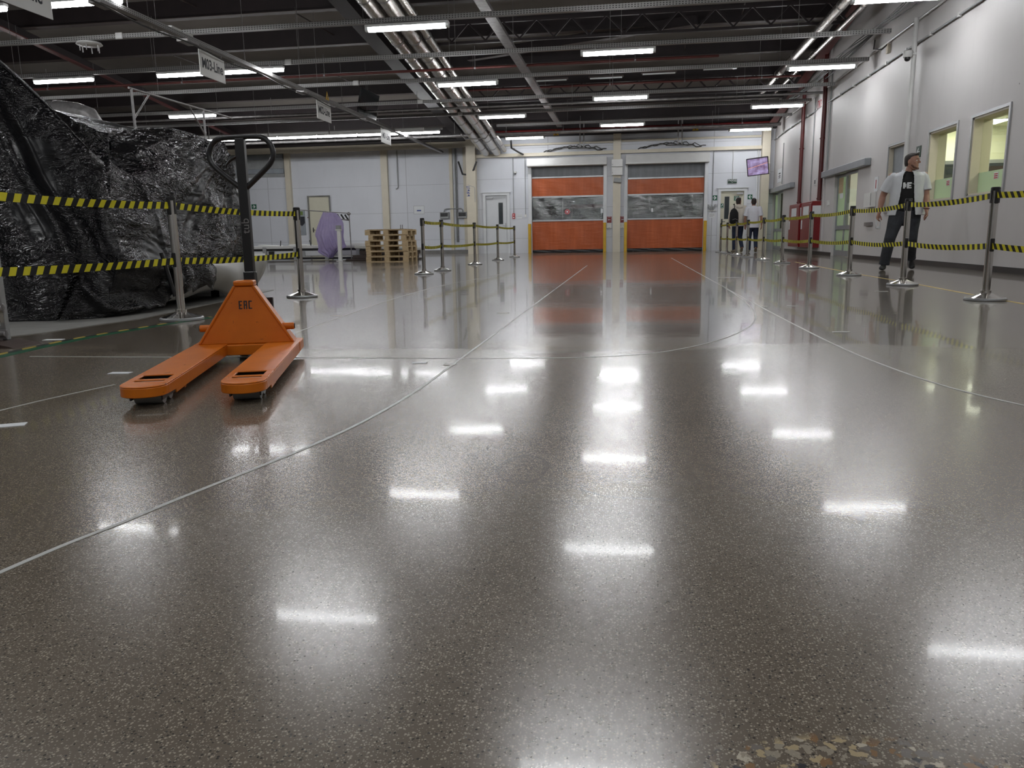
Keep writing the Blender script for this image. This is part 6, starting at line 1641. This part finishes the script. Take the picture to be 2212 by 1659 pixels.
for sh, el, wr in ((shL, elL, wrL), (shR, elR, wrR)):
    limb(b, [sh, sh.lerp(el, 0.5), el, el.lerp(wr, 0.3), wr], [0.060, 0.058, 0.047, 0.048, 0.029])
for hp_, kn, an in ((hipL, kneeL, ankL), (hipR, kneeR, ankR)):
    limb(b, [hp_, hp_.lerp(kn, 0.5), kn, kn.lerp(an, 0.35), an], [0.095, 0.080, 0.058, 0.057, 0.036])
hand(b, wrL, (wrL - elL), (0.6, -0.4, 0.1), 1.02, 0.45, side=-1)
hand(b, wrR, (wrR - elR), (-0.8, -0.1, 0), 1.02, 0.30, side=1)
T1 = head_geo(b, hc_, math.radians(62), 1.03)
body1 = remeshed(b, 'body', M['skin'], P1, 0.0065, 3)
face_details(T1, P1); hair_geo(T1, P1, M['hair'])
# stubble beard
bd_ = MB(); bd_.tube([(-0.064, -0.02, -0.045), (-0.052, -0.055, -0.082), (-0.02, -0.082, -0.100), (0.02, -0.082, -0.100), (0.052, -0.055, -0.082), (0.064, -0.02, -0.045)], [0.012, 0.016, 0.017, 0.017, 0.016, 0.012], 8); bd_.xform(T1)
remeshed(bd_, 'beard', simple('short_beard', (0.12, 0.055, 0.035), 0.7, var=0.3, scale=90), P1, 0.005, 2)
# trousers
tr = MB()
limb(tr, [V3((0, 0.02, 0.80)), V3((0, 0.02, 0.90)), V3((0, 0.01, 0.99))], [(0.165, 0.135), (0.190, 0.150), (0.180, 0.150)], 18)
for hp_, kn, an, s_ in ((hipL, kneeL, ankL, -1), (hipR, kneeR, ankR, 1)):
    end = an + (kn - an).normalized() * 0.02
    tr.tube([hp_ + V3((0, 0, 0.03)), hp_.lerp(kn, 0.35), hp_.lerp(kn, 0.7), kn, kn.lerp(end, 0.4), end.lerp(kn, 0.1), end - V3((0, 0, 0.02))], [0.118, 0.112, 0.092, 0.082, 0.080, 0.076, 0.080], 16)
remeshed(tr, 'trousers', M['trouser'], P1, 0.008, 3)
te = MB(); limb(te, [V3((0, 0.02, 0.93)), V3((0, -0.005, 1.05)), V3((0, -0.015, 1.2)), V3((0, -0.002, 1.36)), V3((0, 0.01, 1.46))], [(0.178, 0.160), (0.182, 0.168), (0.190, 0.150), (0.188, 0.130), (0.085, 0.078)], 20)
remeshed(te, 'tee', M['tee_black'], P1, 0.008, 3)
# open shirt: back and two front panels, short sleeves, collar
st = MB()
def shirt_ring(z, rx, ry, a0, a1, oy=0.01, n=26, th=0.012):
    o_, i_ = [], []
    for k in range(n + 1):
        a = a0 + (a1 - a0) * k / n
        o_.append(V3((rx * math.cos(a), oy + ry * math.sin(a), z))); i_.append(V3(((rx - th) * math.cos(a), oy + (ry - th) * math.sin(a), z)))
    return o_ + i_[::-1]
rings = []
for z, rx, ry, gap in ((0.84, 0.265, 0.20, 0.80), (0.95, 0.252, 0.20, 0.74), (1.10, 0.240, 0.200, 0.64), (1.25, 0.238, 0.182, 0.55), (1.36, 0.240, 0.158, 0.50), (1.43, 0.235, 0.140, 0.48), (1.475, 0.175, 0.115, 0.50), (1.505, 0.105, 0.088, 0.55)):
    rings.append(shirt_ring(z, rx, ry, -PI / 2 + gap * 0.62, 1.5 * PI - gap * 0.75))
st.rings(rings)
for sh, el in ((shL, elL), (shR, elR)):
    st.tube([sh + V3((0.01 if sh.x < 0 else -0.01, 0, -0.015)), sh.lerp(el, 0.35), sh.lerp(el, 0.75)], [(0.072, 0.075), (0.078, 0.080), (0.086, 0.086)], 16)
    st.ball(sh + V3((0.012 if sh.x < 0 else -0.012, 0, -0.012)), 0.072)
for s_ in (-1, 1):
    st.tube([V3((s_ * 0.03, 0.085, 1.50)), V3((s_ * 0.085, 0.02, 1.50)), V3((s_ * 0.085, -0.07, 1.455)), V3((s_ * 0.10, -0.115, 1.40))], [(0.012, 0.03), (0.013, 0.032), (0.012, 0.030), (0.008, 0.016)], 10)
remeshed(st, 'open_shirt', M['shirt_grey'], P1, 0.0075, 2)
# print on the tee: two chunky white shapes
pr = MB()
for (x0, x1, z0, z1) in ((-0.075, -0.045, 1.235, 1.325), (-0.045, -0.030, 1.255, 1.305), (-0.022, 0.008, 1.235, 1.325), (0.008, 0.042, 1.300, 1.325), (0.008, 0.036, 1.268, 1.288), (0.008, 0.042, 1.235, 1.255), (0.055, 0.062, 1.30, 1.31), (0.070, 0.077, 1.29, 1.30)):
    pr.box(x0, x1, -0.176, -0.145, z0, z1)
pr.build('tee_print', M['paper'], P1, bevel=0.004)
sh_ = MB(); shoe(sh_, (-0.255, 0.00, 0.004), (-0.29, -0.27, 0.004)); remeshed(sh_, 'shoe', M['shoe_dark'], P1, 0.007, 2)
sh_ = MB(); shoe(sh_, (0.145, 0.345, 0.095), (0.155, 0.105, 0.004)); remeshed(sh_, 'shoe', M['shoe_dark'], P1, 0.007, 2)
ws = MB(); ws.tube([V3((0.275, -0.115, 0.93)) + V3((0.036 * math.cos(a), 0.034 * math.sin(a), 0)) for a in [2 * PI * k / 14 for k in range(14)]], [(0.012, 0.006)] * 14, 8, ref=(0, 0, 1), close=True)
ws.build('wristband', simple('dark_red_band', (0.06, 0.01, 0.012), 0.5), P1, ang=60)
# white earphone lead looped in his hand
Mx = P1.matrix_basis
lead = MB(); hc2 = wrL + (wrL - elL).normalized() * 0.13 + V3((0.01, -0.02, 0))
lp_ = [hc2 + V3((0.035 * math.sin(a) + 0.01 * math.sin(3 * a), 0.012 * math.cos(2 * a), -0.045 + 0.07 * math.cos(a))) for a in [2 * PI * k / 24 for k in range(24)]]
lead.tube(lp_, 0.0045, 6, close=True)
lead.tube([p + V3((0.012, 0.006, -0.012)) for p in lp_[::2]], 0.004, 6, close=True); lead.ball(hc2 + V3((0.01, 0, -0.10)), (0.018, 0.012, 0.022))
lead.xform(Mx); tag(lead.build('earphone_lead', M['paper'], origin=Mx @ hc2, ang=60), 'white looped earphone lead in the walking man\'s hand', 'earphones')

def back_figure(loc, rz, label, H_, top_mat, leg_mat, kind, s=1.0, headyaw=PI):
    P = thing('person', label, 'person', loc, rz)
    P.scale = (s, s, s)
    hl, hr = V3((-0.09, 0, 0.90)), V3((0.09, 0, 0.90))
    kl, kr = V3((-0.10, 0.02, 0.49)), V3((0.10, 0.05, 0.48)); al, ar = V3((-0.10, 0.00, 0.075)), V3((0.105, -0.20, 0.16))
    sl, sr = V3((-0.19, 0, 1.42)), V3((0.19, 0, 1.42)); el, er = V3((-0.255, -0.03, 1.13)), V3((0.25, -0.03, 1.13)); wl, wr = V3((-0.255, 0.06, 0.88)), V3((0.27, 0.03, 0.88))
    b = MB()
    limb(b, [V3((0, 0, 0.90)), V3((0, 0, 1.1)), V3((0, 0, 1.34)), V3((0, 0, 1.44))], [(0.145, 0.105), (0.135, 0.10), (0.16, 0.105), (0.09, 0.07)], 16)
    limb(b, [V3((0, 0, 1.40)), V3((0, 0, 1.5)), V3((0, 0, 1.58))], [0.07, 0.057, 0.057]); b.tube([sl - V3((-0.02, 0, 0.03)), V3((0, 0, 1.41)), sr - V3((0.02, 0, 0.03))], [0.04, 0.05, 0.04], 10)
    for a, e_, w_2 in ((sl, el, wl), (sr, er, wr)): limb(b, [a, a.lerp(e_, 0.5), e_, e_.lerp(w_2, 0.4), w_2], [0.055, 0.047, 0.039, 0.038, 0.026])
    for a, e_, w_2 in ((hl, kl, al), (hr, kr, ar)): limb(b, [a, a.lerp(e_, 0.5), e_, e_.lerp(w_2, 0.4), w_2], [0.085, 0.072, 0.052, 0.050, 0.035])
    hand(b, wl, wl - el, (1, 0.1, 0), 1.0, 0.4, side=1); hand(b, wr, wr - er, (-1, 0.1, 0), 1.0, 0.4, side=-1)
    T = head_geo(b, V3((0, 0.0, 1.625)), headyaw, 1.0)
    remeshed(b, 'body', M['skin'], P, 0.011, 2); hair_geo(T, P, M['hair'], back=-0.02)
    tr = MB(); limb(tr, [V3((0, 0, 0.82)), V3((0, 0, 0.93)), V3((0, 0, 1.0))], [(0.15, 0.115), (0.17, 0.125), (0.16, 0.12)], 16)
    for a, e_, w_2 in ((hl, kl, al), (hr, kr, ar)): tr.tube([a, a.lerp(e_, 0.5), e_, e_.lerp(w_2, 0.5), w_2], [0.10, 0.09, 0.07, 0.064, 0.058], 14)
    remeshed(tr, 'trousers', leg_mat, P, 0.011, 2)
    for (h_, t_3) in (((-0.10, -0.06, 0.004), (-0.11, 0.21, 0.004)), ((0.105, -0.245, 0.19), (0.11, -0.11, 0.004))):
        q = MB(); shoe(q, h_, t_3); remeshed(q, 'shoe', M['shoe_tan'], P, 0.010, 1)
    st = MB()
    if kind == 'jacket':
        st.tube([V3((0, 0, 0.84)), V3((0, 0, 0.9)), V3((0, 0, 1.1)), V3((0, 0, 1.34)), V3((0, 0, 1.42)), V3((0, 0, 1.48))], [(0.205, 0.15), (0.215, 0.16), (0.21, 0.165), (0.215, 0.15), (0.20, 0.13), (0.10, 0.09)], 18, ref=(0, 1, 0))
        for a, e_, w_2 in ((sl, el, wl), (sr, er, wr)): st.tube([a, a.lerp(e_, 0.5), e_, e_.lerp(w_2, 0.5), w_2], [0.088, 0.085, 0.075, 0.066, 0.055], 14); st.ball(a, 0.086)
        st.ball((0.0, -0.10, 1.46), (0.125, 0.07, 0.075)); st.tube([V3((-0.11, -0.02, 1.46)), V3((-0.07, 0.08, 1.46)), V3((0.07, 0.08, 1.46)), V3((0.11, -0.02, 1.46))], 0.045, 10)
        remeshed(st, 'jacket', top_mat, P, 0.011, 3)
    else:
        st.tube([V3((0, 0, 0.80)), V3((0, 0, 0.9)), V3((0, 0, 1.1)), V3((0, 0, 1.34)), V3((0, 0, 1.43)), V3((0, 0, 1.49))], [(0.205, 0.145), (0.200, 0.14), (0.185, 0.13), (0.200, 0.125), (0.19, 0.11), (0.085, 0.078)], 18, ref=(0, 1, 0))
        for a, e_ in ((sl, el), (sr, er)): st.tube([a, a.lerp(e_, 0.4), a.lerp(e_, 0.85)], [0.075, 0.076, 0.080], 14); st.ball(a, 0.072)
        st.tube([V3((0.07 * math.cos(q), 0.065 * math.sin(q), 1.49)) for q in [2 * PI * k / 12 for k in range(12)]], 0.018, 8, close=True)
        remeshed(st, 'shirt', top_mat, P, 0.011, 3)
    return P
P2 = back_figure((3.50, 26.35, 0), math.radians(8), 'person in a cream hooded jacket with a black backpack walking away', 1.75, M['jacket'], M['jeans'], 'jacket', headyaw=PI - 0.7)
bk_ = thing('backpack', 'black backpack slung on the left shoulder of the cream jacket', 'backpack', (3.33, 26.10, 0.92), math.radians(18))
mb = MB(); mb.tube([V3((0, 0, 0)), V3((0, -0.01, 0.04)), V3((0, -0.02, 0.15)), V3((0, -0.01, 0.34)), V3((0, 0.01, 0.44)), V3((0, 0.02, 0.48))], [(0.10, 0.05), (0.145, 0.08), (0.15, 0.09), (0.14, 0.08), (0.09, 0.06), (0.03, 0.03)], 18, ref=(0, 1, 0))
mb.build('bag', M['tee_black'], bk_, smooth=True)
mb = MB(); mb.tube([V3((0.02, 0.02, 0.46)), V3((0.03, 0.03, 0.56)), V3((0.05, 0.10, 0.62)), V3((0.06, 0.18, 0.60))], [(0.022, 0.008)] * 4, 8); mb.build('strap', M['tee_black'], bk_, ang=60)
mb = MB(); mb.tube([V3((-0.09, -0.095, 0.12)), V3((0, -0.115, 0.15)), V3((0.09, -0.095, 0.12))], 0.006, 6); mb.build('zip', M['grey_plastic'], bk_, ang=60)
P3 = back_figure((3.92, 26.0, 0), math.radians(-6), 'person in white short sleeved shirt and navy jeans walking away', 1.70, M['shirt_white'], M['jeans'], 'shirt', s=0.975)
